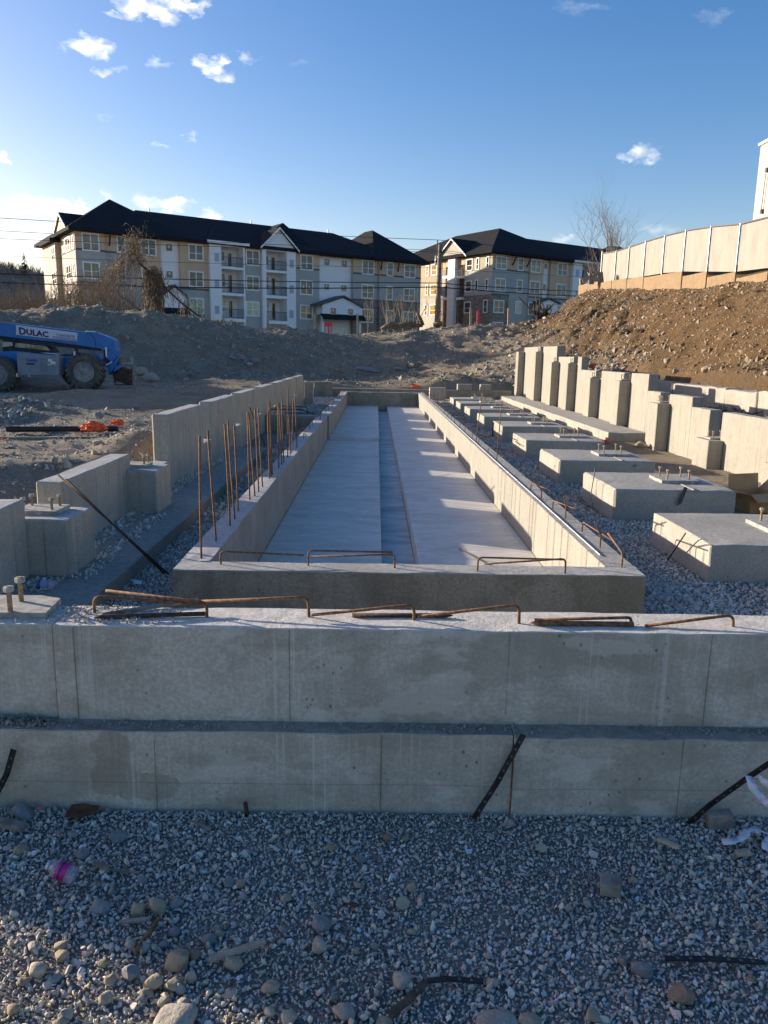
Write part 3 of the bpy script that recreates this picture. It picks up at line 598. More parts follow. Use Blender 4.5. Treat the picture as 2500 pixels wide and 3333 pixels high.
strap('perforated_strap', [ay(*z3(1105, 282), yy), ay(*z3(1060, 390), yy-.03), az(*z3(1045, 452), -.02)], .04, 'black perforated strap hanging down the front of the second pad', up=(0, 1, 0))
strap('perforated_strap', [ay(*z3(760, 135), 10.13), az(*z3(752, 200), .05)], .035, 'short black strap on the front of the third pad', up=(0, 1, 0))
tag(rebar('thin_rod', [az(*z3(985, 770), -.02), ay(*z3(1102, 592), 5.9)], None, .006, BLACKST), 'thin dark rod leaning against the sunlit face of the nearest pad', 'rod')
tag(rebar('thin_rod', [az(*z3(482, 435), -.02), ax(*z3(465, 350), 2.46), ax(*z3(468, 300), 2.47), ax(*z3(494, 150), 2.50)], None, .006, PLATE_D, .03), 'bent grey rod standing at the left face of the second pad', 'rod')
for (a, b, l) in ((z5(258, 1180), z5(312, 1228), 'lower short rod beside the fourth pad'), (z5(228, 1150), z5(250, 1165), 'upper short rod beside the fourth pad')):
    tag(rebar('short_rod', [ax(*a, 2.47), ax(*b, 2.42)], None, .006, RUST_D), l, 'rod')
for (a, b, l) in ((z5(20, 975), z5(10, 1165), 'dark steel strap upright at the left corner of the fifth pad'),):
    tag(MB().bar(ax(*a, 2.49), ax(*b, 2.48), .03, .01).build('steel_strap', BLACKST), l, 'strap')

# right stepped wall ---------------------------------------------------------------------
rw = empty('foundation_wall', (5.6, 15, 0), 'pale stepped concrete wall with square piers standing right of the pads', 'wall')
XR = 5.76; XT = 5.97; G1 = -.22
cbox('footing', 4.81, 5.62, 15.80, 30.4, G1, .151, CON_P, rw, .4, .002, .008, .01)
runs = [(27.55, 30.5, 2.0), (24.98, 27.05, 2.0), (22.8, 24.70, 1.667), (21.9, 22.3, 1.667), (20.4, 21.896, 1.32), (18.05, 19.87, 1.328), (16.4, 17.53, 1.335), (15.65, 16.396, .99), (14.03, 15.15, .985), (13.25, 14.026, .81), (8.2, 12.75, .81)]
for a, b, t in runs: cbox('wall_panel', XR, XT+(.06 if t > 1.9 else 0), a, b, G1, t, CON_R, rw, .3, .0014, .008, .006)
lows = [(27.053, 27.547, 1.83), (24.703, 24.977, 1.5), (22.303, 22.797, 1.49), (19.873, 20.397, 1.15), (17.533, 18.047, 1.155), (15.153, 15.647, .80), (12.753, 13.247, .345)]
for a, b, t in lows: cbox('wall_panel', XR+.001, XT-.002, a, b, G1, t-.005, CON_R, rw, .4)
piers = [(30.32, 30.85, .145, 1.83), (27.02, 27.55, .145, 1.83), (24.49, 25.05, .145, 1.50), (22.375, 22.92, .145, 1.489), (19.96, 20.42, .145, 1.147), (17.55, 18.05, .145, 1.155), (15.05, 15.6, G1, .80), (12.6, 13.2, G1, .347), (10.15, 10.75, G1, .25)]
for i, (a, b, zb_, t) in enumerate(piers):
    cbox('pier', 5.505, XR-.003, a, b, zb_, t, CON_R, rw, .3, .0014, .008, .007)
    if 0 < i < 8:
        cy = a+.3; p = MB().box(5.60, 5.93, cy-.13, cy+.15, t+.002, t+.028).build('leveling_plate', PLATE, rw)
        for ix, iy in ((-.1, -.08), (.1, -.08), (.1, .09), (-.1, .09)): bolt((5.765+ix, cy+iy, t+.026), .11, p)
# retaining blocks behind it
bl = ['far grey concrete retaining block at the foot of the brown slope', 'long retaining block second from the far end, streaked with rust', 'retaining block in the middle of the low row under the slope', 'retaining block near the right frame edge under the slope', 'retaining block cut by the right frame edge']
for i, (a, b) in enumerate(((23.56, 26.3), (19.95, 23.52), (18.26, 19.91), (16.0, 18.22), (13.6, 15.96))):
    o = cbox('retaining_block', 9.0+.02*(i % 2), 9.55, a, b, -.2, .965-.02*(i % 3), CON_P, None, .25, .012, .02, .02)
    tag(o, bl[i], 'concrete block', 'retaining blocks at the foot of the slope')
# ------------------------------------------------------------ apartment buildings
def siding(name, c, per=.16):
    t = NT(name); P = t.pos(); z = t.sep(P)[2]; w = t.math('FRACT', t.math('DIVIDE', z, per))
    n = t.noise(P, .8, 4); col = t.mix(t.ramp(n, .3, .7), c, tuple(x*.9 for x in c))
    col = t.mix(t.ramp(w, .0, .12, .35, 0), col, tuple(x*.5 for x in c))
    return t.done(col, .8, t.bump(w, .5, .02))
TAN = siding('tan_siding', (.64, .45, .29)); GREY = siding('grey_siding', (.44, .425, .385)); CREAM = siding('cream_siding', (.44, .41, .33))
WHT = simple('white_trim', (.85, .83, .80), .6, .03, 2, 0, 60, True)
def panelmat():
    t = NT('white_panel'); P = t.pos(); z = t.sep(P)[2]; w = t.math('FRACT', t.math('DIVIDE', z, 1.5))
    return t.done(t.mix(t.ramp(w, .0, .03, .6, 0), (.82, .80, .78), (.5, .49, .47)), .7)
WPAN = panelmat()
TRIM = simple('dark_band', (.10, .10, .115), .8, .1, 2, 0, 60, True)
def stonemat():
    t = NT('stone_veneer'); P = t.pos(); v = t.mapv(P, (1, 1, 2.2)); c = t.vor(v, 3.2, out='Color'); h = t.sep(c)[0]
    col = t.mix(h, (.19, .13, .095), (.38, .29, .22)); col = t.mix(t.ramp(t.vor(v, 3.2, 'DISTANCE_TO_EDGE'), .0, .06, .6, 0), col, (.08, .07, .065))
    return t.done(col, .9, t.bump(t.vor(v, 3.2, 'DISTANCE_TO_EDGE'), .6, .05))
STONE = stonemat()
def shingle():
    t = NT('dark_shingle'); P = t.pos(); z = t.math('FRACT', t.math('DIVIDE', t.sep(P)[2], .11)); n = t.noise(P, 6, 5, .7)
    col = t.mix(t.ramp(n, .35, .65), (.013, .013, .016), (.03, .03, .034)); col = t.mix(t.ramp(z, 0, .2, .4, 0), col, (.008, .008, .009))
    return t.done(col, .92, None, Specular_IOR_Level=.12)
SHIN = shingle()
def glassmat(name, c, c2, spec=.5, sc=.5):
    t = NT(name); P = t.pos(); n = t.noise(P, sc, 3, .5, dist=1.5)
    return t.done(t.mix(t.ramp(n, .42, .56), c, c2), .06, None, Specular_IOR_Level=spec)
GL = glassmat('window_glass', (.03, .028, .025), (.12, .085, .055)); GLW = glassmat('window_glass_warm', (.17, .125, .07), (.24, .18, .10)); GLG = glassmat('window_glass_protective_film', (.28, .42, .16), (.5, .56, .42), .3, 1.3); GLP = glassmat('window_glass_pale', (.38, .38, .30), (.46, .45, .36), .3)
STK = simple('window_sticker', (.7, .7, .68), .7); RAILM = simple('black_railing', (.03, .03, .035), .5); GRL = simple('grille', (.42, .44, .48), .6)
WOODB = simple('wood_bracket', (.06, .045, .035), .8)
TH = math.radians(33.4); UU = Vector((math.cos(TH), math.sin(TH), 0)); NN = Vector((-math.sin(TH), math.cos(TH), 0))
class Fr:
    """a wall plane: s runs along it, d goes into the building"""
    def __init__(s, o, u, n): s.o = Vector(o); s.u = Vector(u); s.n = Vector(n)
    def pt(s, a, d, z): p = s.o+s.u*a+s.n*d; return Vector((p.x, p.y, z))
    def hit(s, p, d=0):
        r = Vector(ray(*p)); q = s.o+s.n*d-Vector((0, 0, H_EYE)); q.z += 0; t = (q.x*s.n.x+q.y*s.n.y)/(r.x*s.n.x+r.y*s.n.y); w = r*t+Vector((0, 0, H_EYE)); return ((w-s.o).x*s.u.x+(w-s.o).y*s.u.y, w.z)
    def rect(s, f, x0, y0, x1, y1, d=0):
        a = s.hit(f(x0, (y0+y1)/2), d)[0]; b = s.hit(f(x1, (y0+y1)/2), d)[0]; t = s.hit(f((x0+x1)/2, y0), d)[1]; m = s.hit(f((x0+x1)/2, y1), d)[1]; return a, b, m, t
    def box(s, mb, a, b, d0, d1, z0, z1):
        c = s.pt((a+b)/2, (d0+d1)/2, (z0+z1)/2); mb.obox(c, s.u*(b-a)/2, s.n*(d1-d0)/2, (0, 0, (z1-z0)/2)); return mb
    def part(s, name, mat, par, *boxes):
        mb = MB()
        for b in boxes: s.box(mb, *b)
        return mb.build(name, mat, par)
    def window(s, par, a, b, z0, z1, mat=None, d=0, mull=True, rail=True, fw_=.13, stick=False):
        mb = MB(); f = fw_; d0, d1 = d-.06, d+.02
        for q in ((a, b, z0, z0+f), (a, b, z1-f, z1)): s.box(mb, q[0], q[1], d0, d1, q[2], q[3])
        for q in ((a, a+f), (b-f, b)): s.box(mb, q[0], q[1], d0, d1, z0+f, z1-f)
        if mull: m = (a+b)/2; s.box(mb, m-.05, m+.05, d0+.01, d1, z0+f, z1-f)
        o = mb.build('window', WHT, par)
        s.part('pane', mat or GL, o, (a+f, b-f, d-.015, d+.01, z0+f, z1-f))
        if rail: zz = z0+(z1-z0)*.45; s.part('meeting_rail', WHT, o, (a+f, b-f, d-.035, d-.016, zz-.03, zz+.03))
        if stick:
            for m in ([.27, .73] if mull else [.5]): c = a+(b-a)*m; s.part('sticker', STK, o, (c-.1, c+.1, d-.03, d-.016, (z0+z1)/2, (z0+z1)/2+.22))
        return o
def zb(x, y): return (x/2.37, 600+y/2.37)
def zc(x, y): return (600+x/2.074, 600+y/2.074)
def zd(x, y): return (1300+x/2.37, 600+y/2.37)
def ze(x, y): return (1850+x/2.552, 400+y/2.552)
P0 = ay(*zb(590, 640), 80); P0.z = 0
B1 = empty('apartment_building', (P0.x, P0.y, 2.5), 'long three storey apartment building with black hip roof, tan and grey siding, left of centre', 'building')
F = Fr((P0.x, P0.y, 0), UU, NN)
ZB = 2.5; E1, BA, BB = 13.0, 11.3, 8.18
def strip(fr, par, a, b, d0, d1, bands):
    for z0, z1, m in bands: fr.part('wall', m, par, (a, b, d0, d1, z0, z1))
def trim(fr, par, a, b, z, d=0, h=.17): fr.part('band_course', TRIM, par, (a, b, d-.05, d-.002, z-h/2, z+h/2))
D1 = 16.
# facade strips, from the left corner
strip(F, B1, 0, 2.82, -.25, D1, [(ZB, BB, STONE), (BB, BA, GREY), (BA, E1, TAN)])
strip(F, B1, 2.822, 5.9, 0, D1, [(ZB, BB, GREY), (BB, BA, GREY), (BA, E1, TAN)])
strip(F, B1, 5.902, 8.56, 0, D1, [(ZB, 5.2, STONE), (5.2, BB, GREY), (BB, E1, TAN)])
strip(F, B1, 8.562, 10.59, .35, D1, [(ZB, E1, WPAN)])
strip(F, B1, 10.592, 13.91, 0, D1, [(ZB, BB, GREY), (BB, E1, TAN)])
strip(F, B1, 18.06, 20.18, 0, D1, [(ZB, BA, GREY), (BA, E1, TAN)])
strip(F, B1, 24.43, 27.59, 0, D1, [(ZB, BA, GREY), (BA, E1, TAN)])
strip(F, B1, 27.592, 32.3, .45, D1, [(ZB, E1, WPAN)])
strip(F, B1, 32.302, 35.98, 0, D1, [(ZB, BB, STONE), (BB, BA, GREY), (BA, E1, TAN)])
strip(F, B1, 35.982, 42.4, -.25, D1, [(ZB, BB, STONE), (BB, BA, GREY), (BA, E1, TAN)])
for a, b, z, d in ((0, 2.82, BA, -.25), (2.82, 5.9, BA, 0), (0, 2.82, BB, -.25), (2.82, 5.9, BB, 0), (10.6, 13.9, BB, 0), (18.07, 20.17, BA, 0), (24.44, 27.58, BA, 0), (32.31, 35.97, BA, 0), (35.99, 42.4, BA, -.25), (32.31, 35.97, BB, 0), (35.99, 42.4, BB, -.25)): trim(F, B1, a, b, z, d)
wins = [(zb, 630, 375, 766, 515, GLW, 1, -.25), (zb, 638, 598, 772, 730, GLW, 1, -.25), (zb, 645, 820, 778, 950, GLP, 1, -.25), (zb, 900, 402, 968, 530, GL, 0, 0), (zb, 905, 620, 972, 745, GL, 0, 0), (zb, 912, 835, 978, 960, GLP, 0, 0), (zb, 1085, 422, 1205, 552, GL, 1, 0), (zb, 1090, 645, 1208, 760, GL, 1, 0),
        (zb, 1452, 463, 1569, 590, GL, 1, 0), (zb, 1455, 670, 1571, 794, GL, 1, 0), (zb, 1462, 876, 1574, 1000, GLG, 1, 0), (zc, 414, 443, 508, 550, GL, 1, 0), (zc, 416, 617, 508, 718, GL, 1, 0), (zc, 414, 790, 508, 892, GLG, 1, 0),
        (zc, 782, 476, 869, 580, GL, 1, 0), (zc, 780, 647, 868, 748, GL, 1, 0), (zc, 779, 814, 866, 912, GLW, 1, 0), (zc, 1198, 510, 1281, 610, GL, 1, 0), (zc, 1195, 676, 1277, 772, GL, 1, 0), (zc, 1195, 840, 1275, 935, GL, 1, 0),
        (zc, 1366, 525, 1411, 621, GL, 0, -.25), (zc, 1482, 538, 1560, 632, GL, 1, -.25), (zc, 1362, 686, 1406, 781, GL, 0, -.25), (zc, 1478, 700, 1554, 793, GL, 1, -.25), (zc, 1358, 848, 1402, 940, GL, 0, -.25), (zc, 1476, 858, 1548, 948, GL, 1, -.25)]
for i, (f, x0, y0, x1, y1, m, mu, d) in enumerate(wins):
    a, b, z0, z1 = F.rect(f, x0, y0, x1, y1, d); F.window(B1, a, b, z0, z1, m, d, bool(mu), True, stick=(i == 15))
for f, x0, y0, x1, y1, d in ((zb, 1275, 458, 1331, 519, .35), (zb, 1280, 665, 1335, 727, .35), (zc, 941, 500, 981, 551, .45), (zc, 1059, 512, 1100, 561, .45), (zc, 940, 669, 979, 715, .45), (zc, 1055, 677, 1096, 724, .45)):
    a, b, z0, z1 = F.rect(f, x0, y0, x1, y1, d); F.window(B1, a, b, z0, z1, GL, d, False, False, .07, stick=True)
# balcony bays
def balcony_bay(fr, par, s0, s1, o0, o1, ops, top, dp=1.5, pd=.45, rail=True, glm=(GL, GL, GLG), z0=ZB, mat=WPAN):
    fr.part('bay_pier', mat, par, (s0, o0, -pd, dp, z0, top)); fr.part('bay_pier', mat, par, (o1, s1, -pd, dp, z0, top))
    zt = top
    for k, (a, b) in enumerate(ops):          # openings from the top: (lower, upper)
        fr.part('bay_slab', WHT if k else mat, par, (o0+.001, o1-.001, -pd+.01, dp, b, zt)); zt = a
        bw = fr.part('back_wall', mat, par, (o0, o1, dp+.002, dp+.2, a, b))
        w = o1-o0; fr.window(par, o0+.1*w, o0+.48*w, a+.75, b-.25, glm[k % 3], dp, True, True, .1)
        dr = fr.part('balcony_door', WHT, par, (o0+.56*w, o0+.80*w, dp-.06, dp+.0, a+.02, b-.25)); fr.part('pane', GL, dr, (o0+.60*w, o0+.76*w, dp-.08, dp-.062, a+.25, b-.45))
        if rail:
            mb = MB(); fr.box(mb, o0, o1, -pd+.03, -pd+.08, a+.98, a+1.04); fr.box(mb, o0, o1, -pd+.03, -pd+.08, a+.08, a+.13)
            n = int((o1-o0)/.16)
            for q in range(n+1): c = o0+.02+(o1-o0-.04)*q/n; fr.box(mb, c-.014, c+.014, -pd+.04, -pd+.07, a+.13, a+.98)
            mb.build('railing', RAILM if rail is True else rail, par)
    fr.part('bay_slab', WHT, par, (o0+.001, o1-.001, -pd+.01, dp, zt-.35, zt)); fr.part('back_wall', mat, par, (o0, o1, dp-.3, dp+.2, z0, zt-.351))
def ops_(fr, f, xm, ys, d): return [(fr.hit(f(xm, b), d)[1], fr.hit(f(xm, a), d)[1]) for a, b in ys]
sE = [F.hit(zc(x, 600), -.45)[0] for x in (174, 252, 400, 411)]
balcony_bay(F, B1, sE[0], sE[3], sE[1], sE[2], ops_(F, zc, 325, ((424, 558), (574, 735), (752, 906)), -.45), 13.05)
sG = [F.hit(zc(x, 600), -.45)[0] for x in (529, 554, 692, 753)]
balcony_bay(F, B1, sG[0], sG[3], sG[1], sG[2], ops_(F, zc, 625, ((452, 582), (597, 752), (770, 922)), -.45), 13.2, rail=RAILM)
F.part('main_back', GREY, B1, (13.912, 18.058, 1.8, D1, ZB, E1)); F.part('main_back', GREY, B1, (20.182, 24.428, 1.8, D1, ZB, E1))
for f, x0, y0, x1, y1 in ((zc, 205, 463, 235, 520), (zc, 205, 642, 235, 697), (zc, 206, 820, 236, 873), (zc, 712, 509, 738, 562), (zc, 711, 681, 738, 735), (zc, 710, 850, 737, 903)):
    a, b, z0, z1 = F.rect(f, x0, y0, x1, y1, -.45); F.part('vent_grille', GRL, B1, (a, b, -.49, -.452, z0, z1))
# gables, cornices, roofs
def roofmesh(par, vs, fs, th=.0, name='roof', mat=None):
    mb = MB(); mb.add(vs, fs); return mb.build(name, mat or SHIN, par)
p = F.pt; ov = .65
def hiproof(fr, par, s0, s1, d0, d1, ze_, apex, name='roof'):
    c = [fr.pt(s0, d0, ze_), fr.pt(s1, d0, ze_), fr.pt(s1, d1, ze_), fr.pt(s0, d1, ze_)]
    low = [v-Vector((0, 0, .32)) for v in c]; a = [fr.pt(*q) for q in apex]
    if len(a) == 1: fs = [(0, 1, 8), (1, 2, 8), (2, 3, 8), (3, 0, 8)]
    elif abs(apex[0][1]-apex[1][1]) < .01: fs = [(0, 1, 9, 8), (1, 2, 9), (2, 3, 8, 9), (3, 0, 8)]      # ridge along s
    else: fs = [(0, 1, 8), (1, 2, 9, 8), (2, 3, 9), (3, 0, 8, 9)]
    fs = fs+[(0, 4, 5, 1), (1, 5, 6, 2), (2, 6, 7, 3), (3, 7, 4, 0), (4, 7, 6, 5)]
    return roofmesh(par, c+low+a, fs, name=name)
hiproof(F, B1, 2, 40.4, -.62, D1+.6, 13.30, [(8.5, 7.9, 16.95), (34, 7.9, 16.95)])
hiproof(F, B1, -.75, 11.4, -.9, D1+.7, 13.302, [(5.45, 7., 17.6), (5.45, 9.0, 17.6)])
hiproof(F, B1, 34.6, 43.3, -.9, D1+.7, 13.304, [(39.6, 7., 17.75), (39.6, 9.0, 17.75)])
# dormer roofs over the two balcony bays
hiproof(F, B1, sE[0]-.25, sE[3]+.35, -.85, 8, 13.36, [(16.4, 4.2, 15.55), (16.4, 6.5, 15.55)])
F.part('cornice', WHT, B1, (sE[0]-.3, sE[3]+.4, -.9, -.5, 13.06, 13.34))
def gable(fr, par, s0, s1, d0, d1, ze_, sp, zp, face, ov_=.35):
    fr_ = MB(); fr_.prism([fr.pt(s0, d0, ze_), fr.pt(s1, d0, ze_), fr.pt(sp, d0, zp)], fr.n*.25); fr_.build('gable_wall', face, par)
    for (sa, za, sb, zb2) in ((s0-.35, ze_-.26, sp, zp), (s1+.35, ze_-.26, sp, zp)):
        mb = MB(); mb.prism([fr.pt(sa, d0-ov_, za), fr.pt(sb, d0-ov_, zb2+.02), fr.pt(sb, d0-ov_, zb2+.20), fr.pt(sa, d0-ov_, za+.20)], fr.n*.12); mb.build('rake_board', WHT, par)
        mb = MB(); mb.prism([fr.pt(sa, d0-ov_+.12, za+.05), fr.pt(sb, d0-ov_+.12, zb2+.06), fr.pt(sb, d0-ov_+.12, zb2+.24), fr.pt(sa, d0-ov_+.12, za+.24)], fr.n*(d1-d0)); mb.build('roof', SHIN, par)
gable(F, B1, sG[0], sG[3], -.45, 6.5, 13.2, (sG[0]+sG[3])/2, 15.25, WPAN)
hiproof(F, B1, 19.6, 27.3, .5, 9.5, 13.6, [(25.0, 4.3, 16.85), (25.0, 8, 16.85)])
# porch gables
def porch(fr, par, f, pk, el, er, b0, b1, yb, d, wins_):
    sp, zp = fr.hit(f(*pk), d); a, za = fr.hit(f(*el), d); b, zb_ = fr.hit(f(*er), d); ze_ = (za+zb_)/2+.12; w0 = fr.hit(f(b0, yb), d)[0]; w1 = fr.hit(f(b1, yb), d)[0]; zl = fr.hit(f((b0+b1)/2, yb), d)[1]
    fr.part('porch_wall', WPAN, par, (w0, w1, d, .3, zl, ze_))
    MB().prism([fr.pt(w0, d, ze_), fr.pt(w1, d, ze_), fr.pt(sp, d, zp-.25)], fr.n*.2).build('gable_wall', WPAN, par)
    for sa in (a, b): MB().prism([fr.pt(sa, d-.3, ze_-.15), fr.pt(sp, d-.3, zp-.15), fr.pt(sp, d-.3, zp+.05), fr.pt(sa, d-.3, ze_+.07)], fr.n*(.6-d)).build('porch_roof', TRIM, par)
    fr.part('porch_post', WHT, par, (w0, w0+.3, d+.1, d+.4, ZB, zl)); fr.part('porch_post', WHT, par, (w1-.3, w1, d+.1, d+.4, ZB, zl))
    MB().prism([fr.pt(w0-.3, d-1.0, zl-.5), fr.pt(w1+.2, d-1.0, zl-.5), fr.pt(w1+.2, d, zl+.1), fr.pt(w0-.3, d, zl+.1)], (0, 0, -.1)).build('porch_roof', SHIN, par)
    for x0, y0, x1, y1 in wins_:
        q = fr.rect(f, x0, y0, x1, y1, d); fr.window(par, *q, GL, d, False, False, .07, stick=True)
porch(F, B1, zc, (1072, 752), (890, 818), (1207, 836), 932, 1198, 884, -1.5, ((984, 830, 1026, 880), (1102, 838, 1141, 885)))
porch(F, B1, zb, (1345, 775), (1215, 870), (1440, 860), 1270, 1435, 960, -1.2, ())
for x, y0, y1 in ((1335, 505, 570), (1450, 520, 585)):   # slanted brackets under the right eave
    a = F.hit(zc(x, y0), -.8); b = F.hit(zc(x-6, y1), -.3); MB().bar(F.pt(a[0], -.85, 12.95), F.pt(b[0], -.27, 11.9), .14, .14).build('bracket', WOODB, B1)
a = F.hit(zb(845, 400), -.5); MB().bar(F.pt(a[0], -.8, 12.95), F.pt(a[0], -.27, 11.85), .14, .14).build('bracket', WOODB, B1)
# sunlit end wall on the left
FE = Fr((P0.x, P0.y, 0), NN, UU)      # s runs back along the end, d goes right into the building
FEo = FE
FE.part('end_wall', STONE, B1, (.0, 6.0, -.06, -.002, ZB, BB)); FE.part('end_wall', CREAM, B1, (-.25, 6.0, -.06, -.002, BB, E1))
FE.part('end_recess', TRIM, B1, (6.0, 6.7, .0, .02, ZB, E1)) if False else None
FE.part('end_bay', TAN, B1, (6.6, 11.4, -.5, -.002, ZB, E1-.3)); FE.part('end_bay_face', CREAM, B1, (6.6, 11.4, -.53, -.502, ZB, E1-.3))
trim(FE, B1, 0, 6, BA, -.06); trim(FE, B1, 0, 6, BB, -.06)
for (x0, y0, x1, y1) in ((505, 405, 545, 520), (558, 385, 572, 500), (515, 620, 553, 735), (567, 608, 580, 715), (518, 830, 560, 945), (573, 820, 586, 935)):
    q = FE.rect(zb, x1, y0, x0, y1, -.06); FE.window(B1, *q, GLW, -.06, q[1]-q[0] > 1.5, True)
for (x0, y0, x1, y1) in ((400, 480, 428, 590), (405, 675, 438, 775), (395, 865, 446, 985)):
    q = FE.rect(zb, x1, y0, x0, y1, -.53); FE.window(B1, *q, GL, -.53, True, True)
gable(FE, B1, 1.7, 7.8, -.25, 5, 13.3, 4.8, 15.1, CREAM, .2)
hiproof(FE, B1, 6.3, 12, -1.1, 2, 12.9, [(9.2, 1, 13.9)])
for x in (450, 1148): pass
for f, x, y in ((zb, 1148, 225), (zc, 447, 268), (zc, 966, 328)):
    s, z = F.hit(f(x, y), 7.9); F.part('roof_vent', WHT, B1, (s-.06, s+.06, 7.75, 7.87, 16.6, 17.35))
# ---- second building
Q0 = ay(*zd(709, 700), 103); Q0.z = 0
B2 = empty('apartment_building', (Q0.x, Q0.y, 2.5), 'second apartment building farther right with a sunlit cream end wall and black hip roof', 'building')
Fq = Fr(Q0, UU, NN); FL = Fr(Q0, NN, UU); E2, A2, C2 = 14.5, 12.68, 9.51
sj = [Fq.hit(zd(x, 700), 0)[0] for x in (845, 1000, 1105, 1165, 1322, 1390, 1510)]
strip(Fq, B2, 0, sj[0], -.2, D1, [(ZB, C2, STONE), (C2, A2, GREY), (A2, E2, TAN)])
strip(Fq, B2, sj[0]+.002, sj[1], 0, D1, [(ZB, 6.0, STONE), (6.0, A2, GREY), (A2, E2, TAN)])
strip(Fq, B2, sj[1]+.002, sj[2], -.15, D1, [(ZB, 6.0, STONE), (6., C2, GREY), (C2, E2, TAN)])
strip(Fq, B2, sj[2]+.002, sj[3], .4, D1, [(ZB, E2, WPAN)])
strip(Fq, B2, sj[3]+.002, sj[4], 0, D1, [(ZB, C2, GREY), (C2, E2, TAN)])
strip(Fq, B2, sj[6]+.002, 40, 0, D1, [(ZB, C2, GREY), (C2, E2, TAN)])
Fq.part('main_back', GREY, B2, (sj[4]+.002, sj[6], 1.8, D1, ZB, E2))
for a, b, z, d in ((0, sj[0], A2, -.2), (sj[0], sj[1], A2, 0), (0, sj[0], C2, -.2), (sj[1], sj[2], C2, -.15), (sj[3], sj[4], C2, 0)): trim(Fq, B2, a+.01, b-.01, z, d)
for x0, y0, x1, y1, m, mu, d in ((743, 552, 828, 657, GLW, 1, -.2), (735, 723, 818, 828, GLW, 1, -.2), (724, 891, 806, 993, GL, 1, -.2), (717, 1060, 798, 1110, GL, 1, -.2), (912, 566, 957, 668, GL, 0, 0), (903, 734, 948, 835, GL, 0, 0), (891, 900, 938, 1000, GLP, 0, 0),
                                 (1013, 577, 1092, 682, GLW, 1, -.15), (1003, 745, 1082, 847, GL, 1, -.15), (992, 910, 1069, 1008, GLW, 1, -.15), (1218, 607, 1294, 708, GL, 1, 0), (1208, 769, 1283, 868, GL, 1, 0), (1210, 930, 1272, 1005, GLW, 1, 0), (1528, 640, 1600, 700, GL, 1, 0)):
    q = Fq.rect(zd, x0, y0, x1, y1, d); Fq.window(B2, *q, m, d, bool(mu), True)
for x0, y0, x1, y1 in ((1113, 605, 1140, 655), (1103, 767, 1128, 815)): q = Fq.rect(zd, x0, y0, x1, y1, .4); Fq.window(B2, *q, GL, .4, False, False, .07)
balcony_bay(Fq, B2, sj[4], sj[6], sj[5], sj[6]-.12, ops_(Fq, zd, 1450, ((620, 725), (760, 870), (890, 990)), -.45), 14.5)
Fq.part('cornice', WHT, B2, (sj[4]-.3, sj[6]+.4, -.9, -.5, 14.51, 14.8))
for y0, y1 in ((657, 708), (822, 872)): q = Fq.rect(zd, 1362, y0, 1385, y1, -.45); Fq.part('vent_grille', GRL, B2, (q[0], q[1], -.49, -.452, q[2], q[3]))
porch(Fq, B2, zd, (1158, 876), (1074, 914), (1235, 926), 1092, 1218, 998, -1.3, ((1135, 924, 1172, 973),))
for x in (888, 1000):
    a = Fq.hit(zd(x, 560), -.5); MB().bar(Fq.pt(a[0]+.1, -.8, 14.4), Fq.pt(a[0], -.22, 13.3), .14, .14).build('bracket', WOODB, B2)
# left sunlit face
dl = [FL.hit(zd(x, 600), 0)[0] for x in (497, 452, 398, 345, 318)]
CRW = siding('cream_lower_siding', (.47, .45, .38)); TANL = siding('pale_tan_siding', (.46, .38, .25))
for a, b in ((-.2, dl[0]),): 
    FL.part('end_wall', STONE, B2, (a, b, -.04, -.002, ZB, C2)); FL.part('end_wall', CRW, B2, (a, b, -.04, -.002, C2, A2)); FL.part('end_wall', TANL, B2, (a, b, -.04, -.002, A2, E2))
FL.part('end_wall', CRW, B2, (dl[4]+.01, 24, -.04, .2, ZB, C2)); FL.part('end_wall', TANL, B2, (dl[4]+.01, 24, -.04, .2, C2, E2)); FL.part('main_block', CREAM, B2, (16, 24, .21, 12, ZB, E2))
FL.part('bay_pier', WPAN, B2, (dl[0], dl[1], .3, .5, ZB, E2)) 
FL.part('bay_pier', WPAN, B2, (dl[2]+.0, dl[1], -.5, 1.5, ZB, E2+.2) if dl[2] < dl[1] else (dl[1]+.01, dl[2], -.5, -.002, ZB, E2+.2))
for x0, x1, mm in ((497, 455, 0), (395, 345, 1)):
    a, b = FL.hit(zd(x0, 640), -.3)[0], FL.hit(zd(x1, 640), -.3)[0]
    for (y0, y1) in ((660, 705), (820, 870)):
        z1_, z0_ = FL.hit(zd((x0+x1)/2, y0), -.3)[1], FL.hit(zd((x0+x1)/2, y1), -.3)[1]
        FL.part('balcony_slab', WHT, B2, (a, b, -.5, .02, z0_-.35, z0_-.02)); mb = MB(); FL.box(mb, a, b, -.48, -.43, z1_-.05, z1_)
        n = max(3, int((b-a)/.2))
        for q in range(n+1): c = a+(b-a)*q/n; FL.box(mb, c-.02, c+.02, -.47, -.44, z0_, z1_-.05)
        mb.build('railing', TRIM, B2)
    FL.part('balcony_opening', GL, B2, (a+.1, b-.1, -.06 if mm == 0 else -.05, -.045, 5.5, 13.6))
for x0, y0, x1, y1 in ((518, 575, 567, 668), (592, 565, 617, 660), (670, 556, 695, 648), (510, 742, 558, 832), (583, 735, 607, 825), (662, 728, 687, 820), (500, 905, 552, 995), (648, 890, 681, 992), (250, 613, 292, 702), (206, 625, 228, 708), (243, 770, 288, 856), (201, 773, 223, 858), (236, 925, 283, 1010), (193, 926, 219, 1014)):
    q = FL.rect(zd, x1, y0, x0, y1, -.05); FL.window(B2, *q, GL, -.05, q[1]-q[0] > 1.6, True)
gable(FL, B2, 4.6, 10.6, -.55, 5, 14.7, 7.5, 16.9, CREAM, .3)
hiproof(Fq, B2, -.8, 16, -.8, 24.6, 14.86, [(7.4, 7, 19.15), (7.4, 16.8, 19.15)])
